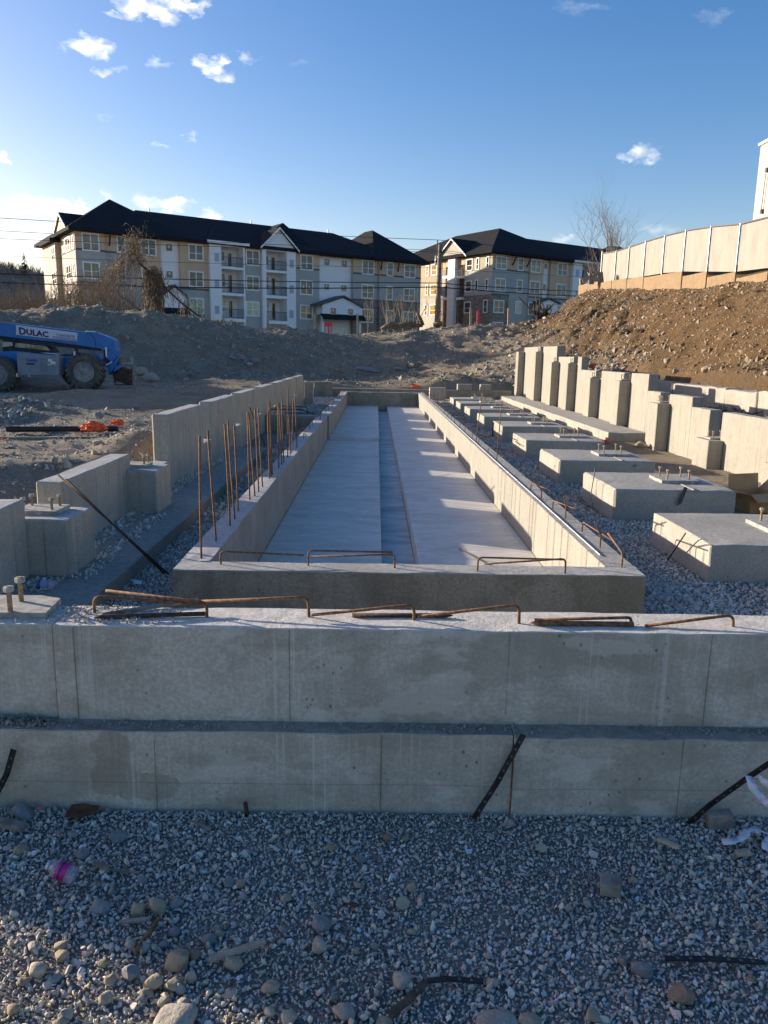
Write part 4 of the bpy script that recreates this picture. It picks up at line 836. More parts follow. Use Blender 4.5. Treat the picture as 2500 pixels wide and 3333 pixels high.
hiproof(Fq, B2, 4, 40.6, -.6, D1+.6, 14.862, [(9, 8, 18.45), (36, 8, 18.45)])
hiproof(Fq, B2, sj[4]-.3, sj[6]+.3, -.85, 8, 14.9, [((sj[4]+sj[6])/2, 3, 16.2), ((sj[4]+sj[6])/2, 6, 16.2)])
hiproof(Fq, B2, 27, 38, -.9, D1+.6, 14.864, [(30.5, 7, 18.9), (33, 7, 18.9)])
# ---- white block building cut by the right frame edge
WB = empty('block_building', (20, 43, 4), 'cream block building cut by the right frame edge above the fence', 'building')
def blockwall():
    t = NT('cream_block'); P = t.pos(); x = t.sep(P); v = t.comb(x[1], x[2], 0); b = t.n.new('ShaderNodeTexBrick'); t.l.new(v, b.inputs['Vector'])
    b.inputs['Scale'].default_value = 1; b.inputs['Brick Width'].default_value = .92; b.inputs['Row Height'].default_value = .45; b.inputs['Mortar Size'].default_value = .012
    b.inputs['Color1'].default_value = (.47, .45, .40, 1); b.inputs['Color2'].default_value = (.43, .41, .36, 1); b.inputs['Mortar'].default_value = (.33, .30, .25, 1)
    return t.done(b.outputs['Color'], .9, t.bump(b.outputs['Fac'], -.5, .02))
BLK = blockwall(); MB().box(20, 34, 36, 43.15, 4, 12.7).build('wall', BLK, WB); MB().box(19.9, 34.1, 35.9, 43.25, 12.701, 12.82).build('parapet_cap', WHT, WB)
a = ax(*ze(1644, 390), 19.9); b = ax(*ze(1600, 735), 19.9)
MB().tube([(19.9, a.y, a.z), (19.9, b.y, b.z)], .03, 6).build('conduit', GRL, WB); 
for q in (a, b): MB().obox((19.93, q.y, q.z), (.06, 0, 0), (0, .09, 0), (0, 0, .1)).build('junction_box', TRIM, WB)
MB().box(19.985, 19.998, 36.2, 40.6, 4.5, 10.2).build('patch_panel', simple('grey_beige_patch', (.46, .41, .35), .9), WB)

# ------------------------------------------------------------ plywood wall, fence, barricade
OSB = None
def osb():
    t = NT('strand_board'); P = t.pos(); c = t.vor(t.mapv(P, (9, 9, 3.2), rot=(.5, 0, .3)), 2.2, out='Color'); h = t.sep(c)[0]
    col = t.mix(h, (.22, .145, .072), (.29, .205, .115)); col = t.mix(t.ramp(t.noise(P, 1.2, 5), .45, .7, 0, .4), col, (.17, .115, .06))
    return t.done(col, .85)
OSB = osb()
pw = empty('strand_board_wall', (13, 35, 4), 'stepped tan strand board wall holding the top of the brown slope', 'wall')
pts = [((85, 1350), (165, 1330)), ((165, 1338), (250, 1316)), ((252, 1332), (360, 1308)), ((362, 1312), (485, 1288)), ((487, 1300), (625, 1270)), ((627, 1284), (945, 1232)), ((948, 1276), (1150, 1232)), ((1152, 1284), (1390, 1236)), ((1392, 1294), (1659, 1232)), ((1659, 1290), (1880, 1245)), ((1880, 1290), (2200, 1250))]
for a, b in pts:
    A = ax(*ze(*a), 13); B = ax(*ze(*b), 13); MB().prism([(13, A.y-.02, A.z-2.2), (13, B.y+.02, B.z-2.2), (13, B.y+.02, B.z), (13, A.y-.02, A.z)], (.03, 0, 0)).build('panel', OSB, pw)
    MB().box(13.04, 13.16, A.y-.10, A.y-.01, A.z-2, max(A.z, B.z)+.02).build('post', WOODG, pw)
# ragged blocks of soil between board and fence come from the ground itself
SLT = None
def slats():
    t = NT('cream_fence_slats'); P = t.pos(); z = t.math('FRACT', t.math('DIVIDE', t.sep(P)[2], .075)); d = t.math('FRACT', t.math('DIVIDE', t.math('ADD', t.sep(P)[1], t.sep(P)[2]), .12))
    col = t.mix(t.ramp(t.noise(t.mapv(P, (1, 1, .3)), 2.4, 4), .4, .7), (.36, .34, .295), (.30, .28, .24)); col = t.mix(t.ramp(z, 0, .25, .55, 0), col, (.17, .15, .115)); col = t.mix(t.ramp(d, 0, .18, .3, 0), col, (.2, .175, .135))
    return t.done(col, .8, t.bump(z, .7, .02))
SLT = slats(); GALV = simple('galvanised_post', (.24, .24, .25), .45, .1, 10, 0, 60, True, Metallic=.5)
fn = empty('slatted_fence', (14, 40, 5.5), 'long chain link fence with cream privacy slats on top of the slope at right', 'fence')
fp = [(290, 1065, 1320), (405, 1066, 1310), (515, 1030, 1288), (650, 985, 1268), (810, 938, 1240), (985, 895, 1226), (1195, 862, 1226), (1440, 840, 1226)]
fpw = [(ax(*ze(x, a), 14), ax(*ze(x, b), 14)) for x, a, b in fp]
Ys = [q[0].y for q in fpw]; Tp = [q[0].z for q in fpw]; Bt = [q[1].z for q in fpw]; Tp[0] = 8.02; Bt[0] = 6.2
for k in range(7): Ys.append(Ys[-1]-2.75); Tp.append(Tp[-1]-.13); Bt.append(Bt[-1]-.13)
for i in range(len(Ys)):
    MB().tube([(13.96, Ys[i], Bt[i]-.5), (13.96, Ys[i], Tp[i]+(.12 if i == 0 else .03))], .034 if i else .05, 8).build('post', GALV, fn)
    if i+1 < len(Ys):
        MB().prism([(14, Ys[i]-.06, Bt[i]), (14, Ys[i+1]+.06, Bt[i+1]), (14, Ys[i+1]+.06, Tp[i+1]-.02), (14, Ys[i]-.06, Tp[i]-.02)], (.03, 0, 0)).build('slat_panel', SLT, fn)
        MB().tube([(13.96, Ys[i], Tp[i]), (13.96, Ys[i+1], Tp[i+1])], .03, 6).build('top_rail', GALV, fn)
bar = empty('timber_barricade', ax(*ze(180, 1300), 12.9), 'short tilted grey timber barricade at the far end of the strand board wall', 'barricade')
Yb = 47
for a, b, w in (((190, 1340), (192, 1250), .28), ((272, 1330), (262, 1240), .28), ((110, 1345), (108, 1292), .2)): MB().bar(ay(*ze(*a), Yb), ay(*ze(*b), Yb), w, .25, (0, 1, 0)).build('post', WOODG, bar)
for a, b in (((118, 1315), (180, 1280)), ((205, 1270), (262, 1240)), ((205, 1300), (262, 1296))): MB().bar(ay(*ze(*a), Yb-.2), ay(*ze(*b), Yb-.2), .06, .24).build('rail', WOODG, bar)
# ------------------------------------------------------------ telehandler
BLUE = simple('blue_paint', (.014, .165, .46), .38, .10, 3, 0, 60, True); GPAN = simple('grey_panel_paint', (.25, .27, .30), .5, .08, 4, 0, 60, True)
RUB = simple('dusty_tyre_rubber', (.13, .115, .095), .95, .25, 6, .006, 40, True); RIM = simple('dusty_rim', (.30, .28, .25), .7, .2, 8, 0, 60, True); DARKM = simple('dark_machinery', (.03, .027, .025), .7, .3, 9, .004, 30, True)
RUSTM = simple('rusty_fork_carriage', (.07, .04, .025), .85, .3, 9, .004, 30, True)
YT = 23.3
def zt(x, y): return (x/3.318, 1000+y/3.318)
def T(x, y, dy=0.): v = ay(*zt(x, y), YT); return Vector((v.x, YT+dy, v.z))
g0 = T(905, 885)
TLH = empty('telehandler', (g0.x, YT, g0.z), 'blue telescopic handler with lowered boom parked in front of the left dirt berm', 'telehandler')
def sil(name, poly, dy0, dy1, mat, par=None, label=None):
    o = MB().prism([T(x, y, dy0) for x, y in poly], (0, dy1-dy0, 0)).build(name, mat, par or TLH)
    if label: o['label'] = label
    md = o.modifiers.new('b', 'BEVEL'); md.width = .02; md.segments = 2; md.limit_method = 'ANGLE'
    return o
wr = (T(905, 700)-T(1095, 700)).length
def wheel(cx, cy, dy, turn=0.):
    c = T(cx, cy, dy); axs = Vector((math.sin(turn), -math.cos(turn), 0)); w = .34; base = c-axs*w*.5
    prof = [(0, wr*.62), (0, wr*.90), (w*.12, wr*.97), (w*.5, wr), (w*.88, wr*.97), (w, wr*.90), (w, wr*.62), (w*.8, wr*.56)]
    o = empty('wheel', (0, 0, 0), None, None); o.parent = TLH; o.location = Vector(c)-wloc(TLH)
    t_ = MB().lathe(base, axs, prof, 36).build('tyre', RUB, o, smooth=False)
    a = axs.cross(Vector((0, 0, 1))).normalized(); b = axs.cross(a); mb = MB()
    for k in range(22):                        # chevron lugs
        for sgn in (-1, 1):
            q = 2*math.pi*(k+(.5 if sgn > 0 else 0))/22; r_ = a*math.cos(q)+b*math.sin(q); tg = b*math.cos(q)-a*math.sin(q)
            mb.obox(c+r_*wr*1.0+axs*sgn*w*.26, r_*.032, tg*.035+axs*sgn*.0, axs*w*.23+tg*.04*sgn)
    tag(mb.build('lugs', RUB, o), kind='stuff')
    rimp = [(w*.9, wr*.60), (w*1.02, wr*.58), (w*1.02, wr*.52), (w*.72, wr*.46), (w*.66, wr*.30), (w*.80, wr*.26), (w*.92, wr*.20), (w*1.0, wr*.12), (w*1.0, .01)]
    MB().lathe(base, axs, rimp, 32).build('rim', RIM, o, smooth=False)
    mb = MB()
    for k in range(8):
        q = 2*math.pi*k/8; r_ = a*math.cos(q)+b*math.sin(q); mb.tube([base+axs*w*.66+r_*wr*.38, base+axs*(w*.75)+r_*wr*.38], .022, 6)
    tag(mb.build('wheel_nuts', DARKM, o), kind='stuff'); return o
wheel(905, 700, .17); wheel(-32, 728, .17); wheel(610, 690, 1.75, .35); wheel(-330, 700, 1.75)
sil('chassis', [(-500, 500), (70, 470), (190, 480), (640, 530), (800, 530), (1010, 500), (1040, 560), (1040, 640), (700, 680), (-500, 690)], .42, 1.45, BLUE)
sil('fuel_cabinet', [(178, 490), (235, 486), (640, 528), (640, 735), (245, 733), (195, 722)], -.02, .40, GPAN)
sil('cabinet_door', [(440, 548), (515, 552), (512, 690), (438, 688)], -.035, -.022, simple('grey_door', (.21, .225, .25), .6, .05, 4, 0, 60, True))
sil('cab_frame', [(-60, 330), (80, 372), (440, 415), (500, 490), (180, 490), (60, 500), (-60, 480)], .5, 1.05, DARKM)
CABG = glassmat('cab_glass', (.10, .12, .10), (.30, .32, .26), .8, 2.)
sil('cab_window', [(85, 380), (250, 398), (252, 446), (80, 432)], .485, .495, CABG); sil('cab_window', [(258, 400), (425, 418), (466, 470), (258, 447)], .485, .495, CABG); sil('cab_window', [(-60, 370), (50, 375), (55, 415), (-60, 430)], .485, .495, GLP)
sil('engine_hood', [(550, 512), (640, 503), (720, 520), (740, 545), (560, 530)], .5, 1.2, DARKM)
boom = sil('boom', [(-420, 120), (0, 160), (850, 262), (965, 266), (1110, 322), (1170, 350), (1188, 470), (1185, 560), (1130, 600), (1060, 470), (1000, 445), (480, 372), (0, 322), (-420, 270)], .55, .95, BLUE)
sil('boom_underside', [(-420, 272), (0, 324), (480, 374), (1000, 447), (985, 468), (700, 440), (420, 405), (-420, 310)], .58, .92, DARKM)
sil('boom_panel_seam', [(905, 285), (950, 330), (968, 430), (962, 430), (944, 332), (900, 290)], .543, .549, DARKM)
sil('boom_pivot_pin', [(1106, 455), (1118, 455), (1118, 468), (1106, 468)], .53, .549, DARKM)
sil('boom_roller_cover', [(845, 250), (905, 250), (912, 262), (850, 262)], .5, 1.0, WHT)
sil('tilt_cylinder', [(1050, 462), (1068, 458), (1078, 540), (1120, 600), (1100, 615), (1055, 560)], .5, .62, DARKM); sil('tilt_cylinder_rod', [(1070, 430), (1090, 432), (1092, 540), (1080, 540)], .48, .54, WHT)
sil('boom_head', [(1075, 640), (1150, 600), (1215, 520), (1222, 560), (1185, 640), (1110, 740), (1098, 660)], .52, .98, BLUE)
sil('boom_head_edge', [(1078, 622), (1150, 582), (1150, 596), (1082, 637)], .49, .519, WHT)
sil('quick_coupler', [(1185, 640), (1230, 620), (1240, 680), (1190, 730), (1160, 700)], .5, 1.0, BLUE)
fk = sil('fork_carriage', [(1160, 700), (1250, 650), (1320, 660), (1330, 850), (1180, 800)], .5, 1.0, RUSTM)
sil('carriage_plate', [(1215, 528), (1270, 536), (1262, 608), (1212, 614)], .6, .75, simple('tan_board', (.27, .18, .11), .85))
sil('carriage_post', [(1375, 610), (1412, 612), (1410, 850), (1380, 850)], .45, .60, WOODG)
for x in (1255, 1285, 1315, 1345): sil('guard_bar', [(x, 612), (x+8, 612), (x+8, 655), (x, 655)], .5, .54, WOODG)
sil('guard_rail', [(1250, 600), (1385, 603), (1385, 614), (1250, 611)], .5, .56, simple('pale_rail', (.5, .47, .4), .7)); sil('guard_rail', [(1300, 652), (1355, 655), (1355, 668), (1300, 664)], .5, .56, MATS['pale_rail'])
for y in (700, 800): sil('carriage_bar', [(1320, y), (1380, y+4), (1380, y+16), (1320, y+12)], .55, .65, RUSTM)
sil('fork', [(1165, 838), (1400, 842), (1400, 852), (1165, 848)], .5, .62, RUSTM)
sil('hose', [(1155, 700), (1165, 700), (1195, 830), (1180, 830)], .45, .5, DARKM)
sil('mirror', [(788, 440), (815, 430), (822, 520), (800, 545), (778, 530)], .1, .2, DARKM); sil('mirror_glass', [(782, 480), (800, 470), (802, 535), (780, 530)], .09, .099, WHT)
sil('step', [(170, 710), (188, 710), (186, 755), (172, 755)], .0, .3, WHT); sil('step', [(300, 730), (315, 730), (314, 752), (301, 752)], .0, .3, WHT)
sign = sil('company_sign', [(86, 185), (765, 272), (757, 370), (80, 293)], .525, .548, simple('white_sign', (.66, .66, .68), .6, .02, 3, 0, 60, True))
MB().prism([T(*q, .521) for q in ((92, 192), (759, 278), (751, 363), (86, 287))], (0, .003, 0)).build('sign_face', simple('sign_face', (.6, .6, .64), .55, .02), sign)
def text3d(s, org, xdir, zdir, size, mat, par, name='lettering', bold=.0, wscale=1.):
    cu = bpy.data.curves.new(name, 'FONT'); cu.body = s; cu.size = 1; cu.extrude = .01; cu.offset = bold; cu.resolution_u = 2
    ob = bpy.data.objects.new('tmp', cu); COL.objects.link(ob); dg = bpy.context.evaluated_depsgraph_get(); me = bpy.data.meshes.new_from_object(ob.evaluated_get(dg)); bpy.data.objects.remove(ob)
    xd = Vector(xdir); zd_ = Vector(zdir); nd = xd.cross(zd_).normalized(); L = wloc(par)
    me.transform(Matrix(((xd.x*size*wscale, zd_.x*size, nd.x*.3, 0), (xd.y*size*wscale, zd_.y*size, nd.y*.3, 0), (xd.z*size*wscale, zd_.z*size, nd.z*.3, 0), (0, 0, 0, 1)))); 
    for v in me.vertices: v.co += Vector(org)-L
    me.materials.append(mat); o = bpy.data.objects.new(name, me); COL.objects.link(o); o.parent = par; return o
slope = (T(765, 272)-T(86, 185)).normalized(); upv = Vector((0, 0, 1))
PUR = simple('sign_purple', (.035, .015, .09), .6); LBL = simple('sign_blue', (.06, .14, .42), .6)
k_ = (T(100, 0)-T(0, 0)).length/100
text3d('D', T(118, 283, .517), slope, upv, 104*k_, PUR, sign, bold=.035, wscale=1.05); text3d('ULAC', T(200, 289, .517), slope, upv, 86*k_, PUR, sign, bold=.035, wscale=1.12)
text3d('CONCRETE', T(530, 305, .517), slope, upv, 40*k_, LBL, sign, bold=.01); text3d('FOUNDATIONS', T(496, 333, .517), slope, upv, 37*k_, LBL, sign, bold=.01, wscale=.98)
cab = TLH
text3d('Genie', T(284, 583, -.024), T(640, 528)-T(235, 486) and (T(400, 575)-T(284, 570)).normalized(), upv, 52*k_, simple('logo_blue', (.015, .08, .5), .5), TLH, bold=.03)
text3d('10180685', T(282, 620, -.024), (T(400, 575)-T(284, 570)).normalized(), upv, 34*k_, DARKM, TLH, bold=.02, wscale=.75)
lab = sil('sticker', [(520, 583), (602, 588), (600, 630), (518, 626)], -.03, -.022, WHT); sil('sticker', [(524, 558), (566, 562), (565, 582), (522, 580)], -.03, -.022, WHT)
MB().lathe(T(538, 603, -.034), (0, -1, 0), [(0, .04), (.003, .04)], 14).build('round_emblem', DARKM, lab); MB().lathe(T(538, 603, -.038), (0, -1, 0), [(0, .018), (.002, .018)], 12).build('emblem_center', WHT, lab)
for y in (598, 612): MB().box(T(556, y, 0).x, T(594, y, 0).x, YT-.034, YT-.0305, T(0, y+3, 0).z-.02, T(0, y-4, 0).z-.02).build('print_line', DARKM, lab)

# ------------------------------------------------------------ pole and wires
YP = 68.
pb = ay(*zd(291, 1062), YP); pt_ = ay(*zd(316, 465), YP); pt2 = ay(*zd(306, 430), YP)
POLEM = simple('utility_pole_wood', (.22, .16, .11), .9, .2, 5, .01, 20, True)
up_ = empty('utility_pole', (pb.x, YP, 1.5), 'tall wooden utility pole between the two apartment buildings', 'utility pole')
MB().tube([(pb.x, YP, 1.5), tuple(pb), tuple(pt_)], [.24, .23, .17], 12).build('pole', POLEM, up_, smooth=True)
MB().tube([(pt_.x-.25, YP-.15, pt_.z-1.0), (pt_.x-.25, YP-.15, pt2.z)], .05, 6).build('top_pin', TRIM, up_)
for z in (pt_.z-1.2, pt_.z-1.7): MB().tube([(pt_.x-.35, YP-.28, z), (pt_.x-.35, YP-.28, z+.28)], .09, 8).build('insulator', GRL, up_)
MB().tube([(pt_.x+.22, YP-.1, pt_.z-.2), (pb.x+.25, YP-.1, 3.5)], .03, 5).build('conduit', TRIM, up_)
WIRE = simple('black_cable', (.012, .012, .014), .7)
wl_lab = ['topmost thin cable running across the buildings to the pole top', 'second cable from the top, thin, crossing the black roofs', 'third cable from the top, thin, just below the second', 'fourth cable from the top, faint, across the upper windows', 'fifth cable, thick black, passing below the second floor windows', 'lowest and thickest black cable crossing the buildings']
for i, (A, Bp, C, R_, sag, y0) in enumerate((((-150, 700), (1428, 781), (2000, 831), .022, .25, 60), ((-150, 742), (1426, 814), (2000, 862), .018, .3, 60), ((-150, 770), (1426, 820), (2000, 872), .018, .25, 60), ((-150, 826), (1425, 872), (2000, 905), .014, .3, 60), ((-150, 885), (1424, 921), (1885, 948), .035, .35, 60), ((-150, 914), (1423, 934), (1885, 964), .045, .55, 60))):
    a = ay(*A, y0); b = ay(*Bp, YP-.3); c = ay(*C, 78); pts = []
    for k in range(17): t = k/16; q = a.lerp(b, t); q.z -= sag*4*t*(1-t)*.5; pts.append(q)
    for k in range(1, 9): t = k/8; q = b.lerp(c, t); q.z -= .15*4*t*(1-t)*.5; pts.append(q)
    tag(MB().tube(pts, R_, 5).build('overhead_cable', WIRE), wl_lab[i], 'cable')

# ------------------------------------------------------------ vegetation
def barkm(name, a, b): return simple(name, a, .9, .25, 9, .004, 30, True)
BARK = barkm('grey_bark', (.20, .165, .13), 0); BARKD = barkm('dark_bark', (.08, .06, .045), 0); VINE = barkm('dry_vine', (.24, .17, .10), 0); TWIG = barkm('pale_twig', (.30, .23, .16), 0); REED = barkm('reed_stem', (.36, .26, .16), 0)
def grow(mb, p, d, L, r, depth, rnd, spread=.6, up=.15, kids=3, segs=4, curl=.18, sides=4):
    pts = [p]; rs = [r]; q = Vector(p); dd = Vector(d).normalized()
    for i in range(segs):
        dd = (dd+Vector((rnd.uniform(-1, 1), rnd.uniform(-1, 1), rnd.uniform(-1, 1)))*curl+Vector((0, 0, up*.3))).normalized(); q = q+dd*L/segs; pts.append(q.copy()); rs.append(r*(1-.55*(i+1)/segs))
    mb.tube(pts, rs, sides if depth > 0 else 3, cap=False)
    if depth <= 0: return
    for k in range(kids):
        j = rnd.randint(1, segs); ax_ = Vector((rnd.uniform(-1, 1), rnd.uniform(-1, 1), rnd.uniform(-.2, .6))).normalized(); nd = (pts[j]-pts[j-1]).normalized()*(1-spread)+ax_*spread
        grow(mb, pts[j], nd, L*rnd.uniform(.5, .72), rs[j]*.62, depth-1, rnd, spread, up, kids, segs, curl, sides)
def tree(name, base, h, r, label, cat='tree', seed=1, mat=BARK, lean=(0, 0), depth=4, kids=4, spread=.5, up=.4, trunkh=.35, group=None, curl=.15):
    rnd = random.Random(seed); b = Vector(base); root = empty(name, b, label, cat, group)
    top = b+Vector((lean[0], lean[1], h*trunkh)); tr = MB().tube([b-Vector((0, 0, .3)), b.lerp(top, .5)+Vector((rnd.uniform(-.05, .05)*h*.3, 0, 0)), top], [r, r*.85, r*.7], 7).build('trunk', mat, root, smooth=True)
    mb = MB()
    for k in range(kids+1):
        a = 2*math.pi*k/(kids+1)+rnd.uniform(-.4, .4); d = Vector((math.cos(a)*spread, math.sin(a)*spread, 1)); st = b.lerp(top, rnd.uniform(.6, 1)); grow(mb, st, d, h*(1-trunkh)*rnd.uniform(.6, .85), r*.55, depth-1, rnd, spread, up, kids-1, 5, curl)
    mb.build('crown', mat, root, fix=False); return root
# right bare tree behind the fence
b = ay(1990, 818, 60); tree('bare_tree', (b.x, 60, 5.3), ay(0, 660, 60).z-5.2, .12, 'leafless tree with fine upward twigs behind the left end of the slatted fence', seed=6, mat=BARK, depth=5, kids=5, spread=.55, up=.32, trunkh=.16)
b = ay(1935, 815, 58); tree('bare_tree', (b.x+1.2, 58, 5.0), 4.6, .055, 'small dead tree leaning left beside the end post of the slatted fence', seed=9, mat=TWIG, lean=(-1.6, 0), depth=2, kids=3, spread=.7, trunkh=.6)
# vine covered tree on the berm
vb = ay(*zb(1185, 1000), 50); rnd = random.Random(4)
VT = empty('vine_covered_tree', (vb.x, 50, 2.5), 'bare tree smothered in dry vines on the left berm', 'tree')
P_ = lambda x, y, dy=0: ay(*zb(x, y), 50+dy)
_tp = fillet([P_(1200, 1040), P_(1205, 900), P_(1190, 760), P_(1160, 680), P_(1060, 600), P_(1025, 450)], .8)
MB().tube(_tp, [.17-.13*i/(len(_tp)-1) for i in range(len(_tp))], 8).build('trunk', BARKD, VT, smooth=True)
MB().tube(fillet([P_(1130, 985), P_(1060, 960), P_(1000, 905), P_(920, 860), P_(900, 810)], .5), .07, 6).build('limb', BARKD, VT, smooth=True)
MB().tube(fillet([P_(1230, 690), P_(1260, 780), P_(1330, 850), P_(1440, 950), P_(1560, 1030)], .8), [.09]*1+[.06]*(len(fillet([P_(1230, 690), P_(1260, 780), P_(1330, 850), P_(1440, 950), P_(1560, 1030)], .8))-1), 6).build('limb', BARKD, VT, smooth=True)
mb = MB()
def strand(a, b_, sag, r, n=6):
    a, b_ = Vector(a), Vector(b_); pts = []
    for k in range(n+1): t = k/n; q = a.lerp(b_, t); q += Vector((rnd.uniform(-.09, .09), rnd.uniform(-.1, .1), rnd.uniform(-.08, .08))); q.z += sag*4*t*(1-t); pts.append(q)
    mb.tube(pts, r, 3, cap=False)
for k in range(330):      # hanging curtain round the trunk
    x = rnd.gauss(1185, 34); y = rnd.uniform(630, 740); strand(P_(x, y, rnd.uniform(-.8, .8)), P_(x+rnd.gauss(0, 22), rnd.uniform(820, 1020), rnd.uniform(-.9, .9)), rnd.uniform(-.1, .3), rnd.uniform(.010, .028))
for k in range(170):       # arching mass to the left
    x = rnd.uniform(780, 1130); t = (x-780)/350; y = 740-190*math.sin(t*1.6)+rnd.gauss(0, 50)
    strand(P_(x, y, rnd.uniform(-1, 1)), P_(x-rnd.uniform(10, 110), y+rnd.uniform(30, 220), rnd.uniform(-1, 1)), rnd.uniform(.1, .6), rnd.uniform(.008, .02))
for k in range(120):       # tuft above
    x = rnd.gauss(1035, 38); y = rnd.uniform(380, 620); strand(P_(x, y, rnd.uniform(-.6, .6)), P_(x+rnd.gauss(0, 60), y-rnd.uniform(-60, 110), rnd.uniform(-.6, .6)), rnd.uniform(-.1, .4), rnd.uniform(.008, .018))
for k in range(80):       # right side tangle
    x = rnd.uniform(1200, 1600); y = 760+(x-1200)*.55+rnd.gauss(0, 35); strand(P_(x, y, rnd.uniform(-1, 1)), P_(x+rnd.uniform(-60, 60), y+rnd.uniform(30, 180), rnd.uniform(-1, 1)), rnd.uniform(-.1, .4), rnd.uniform(.008, .018))
mb.build('crown', VINE, VT, fix=False)
# saplings and brush on the crest
for i, (x, y1, h, sd_, lb) in enumerate(((1245, 620, 4.6, 21, 'slender bare sapling at the right of the porch gable on the crest'), (1370, 600, 5.0, 22, 'bare sapling with spreading twigs in front of the stone corner'), (1410, 640, 4.4, 23, 'bare sapling just right of the spreading one on the crest'), (1475, 620, 4.8, 24, 'bare sapling left of the logs on the crest'), (1575, 650, 4.6, 25, 'bare sapling at the corner of the long building'), (30, 700, 3.0, 26, 'small bare sapling left of the green film window'))):
    q = ay(*zc(x, 960), 50); tree('bare_sapling', (q.x, 50, tz(q.x, 50)-.1), ay(*zc(x, y1), 50).z-q.z+.4, .045, lb, seed=sd_, mat=TWIG if i % 2 else BARK, depth=3, kids=3, spread=.45, trunkh=.35, curl=.12, group='saplings on the crest')
rnd = random.Random(12)
def brush(name, label, cat, regions, mat, hmin, hmax, r, droop=0, lean=.35):
    mb = MB()
    for (x0, x1, y0, y1, n) in regions:
        for k in range(n):
            x = rnd.uniform(x0, x1); y = rnd.uniform(y0, y1); z = tz_fast(x, y); h = rnd.uniform(hmin, hmax); d = Vector((rnd.gauss(0, lean), rnd.gauss(0, lean), 1)).normalized(); p0 = Vector((x, y, z-.05)); p1 = p0+d*h*.55; p2 = p1+(d+Vector((rnd.gauss(0, .5), rnd.gauss(0, .5), -droop))).normalized()*h*.45
            mb.tube([p0, p1, p2], [r, r*.8, r*.35], 3, cap=False)
            if rnd.random() < .5: mb.tube([p1, p1+(d+Vector((rnd.gauss(0, .9), rnd.gauss(0, .9), .2))).normalized()*h*.3], [r*.6, r*.25], 3, cap=False)
    return tag(mb.build(name, mat, fix=False), label, cat, kind='stuff')
_gx = np.linspace(-60, 60, 241); _gy = np.linspace(0, 110, 221); _GX, _GY = np.meshgrid(_gx, _gy); _GZ = TZ(_GX, _GY)
def tz_fast(x, y):
    i = min(max((x+60)/.5, 0), 239.99); j = min(max(y/.5, 0), 219.99); a, b_ = int(i), int(j); u, v = i-a, j-b_
    return float((_GZ[b_, a]*(1-u)+_GZ[b_, a+1]*u)*(1-v)+(_GZ[b_+1, a]*(1-u)+_GZ[b_+1, a+1]*u)*v)
brush('dry_brush', 'tangled dry brush along the crest of the central berm', 'brush', [(-14, -5, 48.5, 51, 520), (-5, 4, 50.5, 53, 520), (4, 9, 51, 54, 330), (6.5, 10.5, 52, 55, 200)], VINE, .5, 1.5, .018, droop=1.2, lean=.7)
brush('tall_reeds', 'dense brown reeds behind the left berm below the wooded hill', 'reeds', [(-27, -17, 44, 60, 3400), (-17, -13.5, 42, 47, 350)], REED, 1.7, 3.0, .017, droop=.2, lean=.16)
# far woods on the hill
def woods():
    n = 6500; xs = RS.uniform(-420, -40, n); ys = 300+RS.rand(n)**.8*190; zs = HZ(xs, ys); mb = MB()
    for x, y, z in zip(xs, ys, zs):
        h = rnd.uniform(3, 7); w = rnd.uniform(1.4, 3)
        for k in range(5):
            a = rnd.uniform(0, 6.28); mb.add([(x-.12, y, z), (x+.12, y, z), (x+math.cos(a)*w, y+math.sin(a)*w*.5, z+h*rnd.uniform(.7, 1.0))], [(0, 1, 2)])
    o = mb.build('bare_woods', barkm('far_bare_trees', (.27, .205, .155), 0), fix=False); tag(o, 'mass of leafless trees covering the far hillside at left', 'woods', kind='stuff')
    EG = simple('evergreen_needles', (.02, .03, .018), 1)
    for i, (px, py, hh, lb) in enumerate(((82, 893, 12, 'dark pointed evergreen on the skyline of the far hill, left of the building'), (150, 918, 9, 'small evergreen on the far hill close to the building corner'), (42, 905, 8, 'small evergreen on the far hill near the left frame edge'))):
        q = ay(px, py, 455); r = empty('evergreen_tree', (q.x, 455, q.z-2), lb, 'tree'); MB().tube([(q.x, 455, q.z-3), (q.x, 455, q.z+hh*.8)], [.4, .1], 5).build('trunk', BARKD, r); mb = MB()
        for k in range(120):
            t = rnd.random(); a = rnd.uniform(0, 6.28); rr_ = (1-t)*hh*.28+.3; c = Vector((q.x, 455, q.z+t*hh)); mb.add([c+Vector((0, 0, .4)), c+Vector((math.cos(a)*rr_, math.sin(a)*rr_, -.6)), c+Vector((math.cos(a+.5)*rr_, math.sin(a+.5)*rr_, -.5))], [(0, 1, 2)])
        mb.build('crown', EG, r, fix=False)
woods()
# logs, stakes
LOG = simple('peeled_log', (.20, .14, .085), .9, .3, 6, .02, 12, True)
def zcy(x, y, Y=48.5): return ay(*zc(x, y), Y)
for a, b, r, lb in (((1330, 975), (1420, 945), .26, 'thick broken log lying at the left end of the log pile on the crest'), ((1400, 968), (1610, 952), .20, 'long dark log lying along the crest below the saplings'), ((1420, 955), (1560, 935), .13, 'thin log on top of the long log on the crest'), ((1570, 868), (1612, 950), .20, 'upright broken stump at the right end of the logs')):
    tag(MB().tube([zcy(*a), (zcy(*a)+zcy(*b))/2+Vector((0, .1, .05)), zcy(*b)], [r*.4, r*.66, r*.55], 9).build('log', LOG, smooth=True), lb, 'log')
tag(MB().tube([ay(*zd(262, 1085), 48), ay(*zd(330, 1075), 48)], [.13, .16], 9).build('log', LOG, smooth=True), 'short log at the foot of the utility pole', 'log')
tag(MB().bar(ay(*zd(292, 1062), 48), ay(*zd(328, 995), 48), .12, .05).build('board', WOODM), 'loose board leaning right at the foot of the utility pole', 'board')
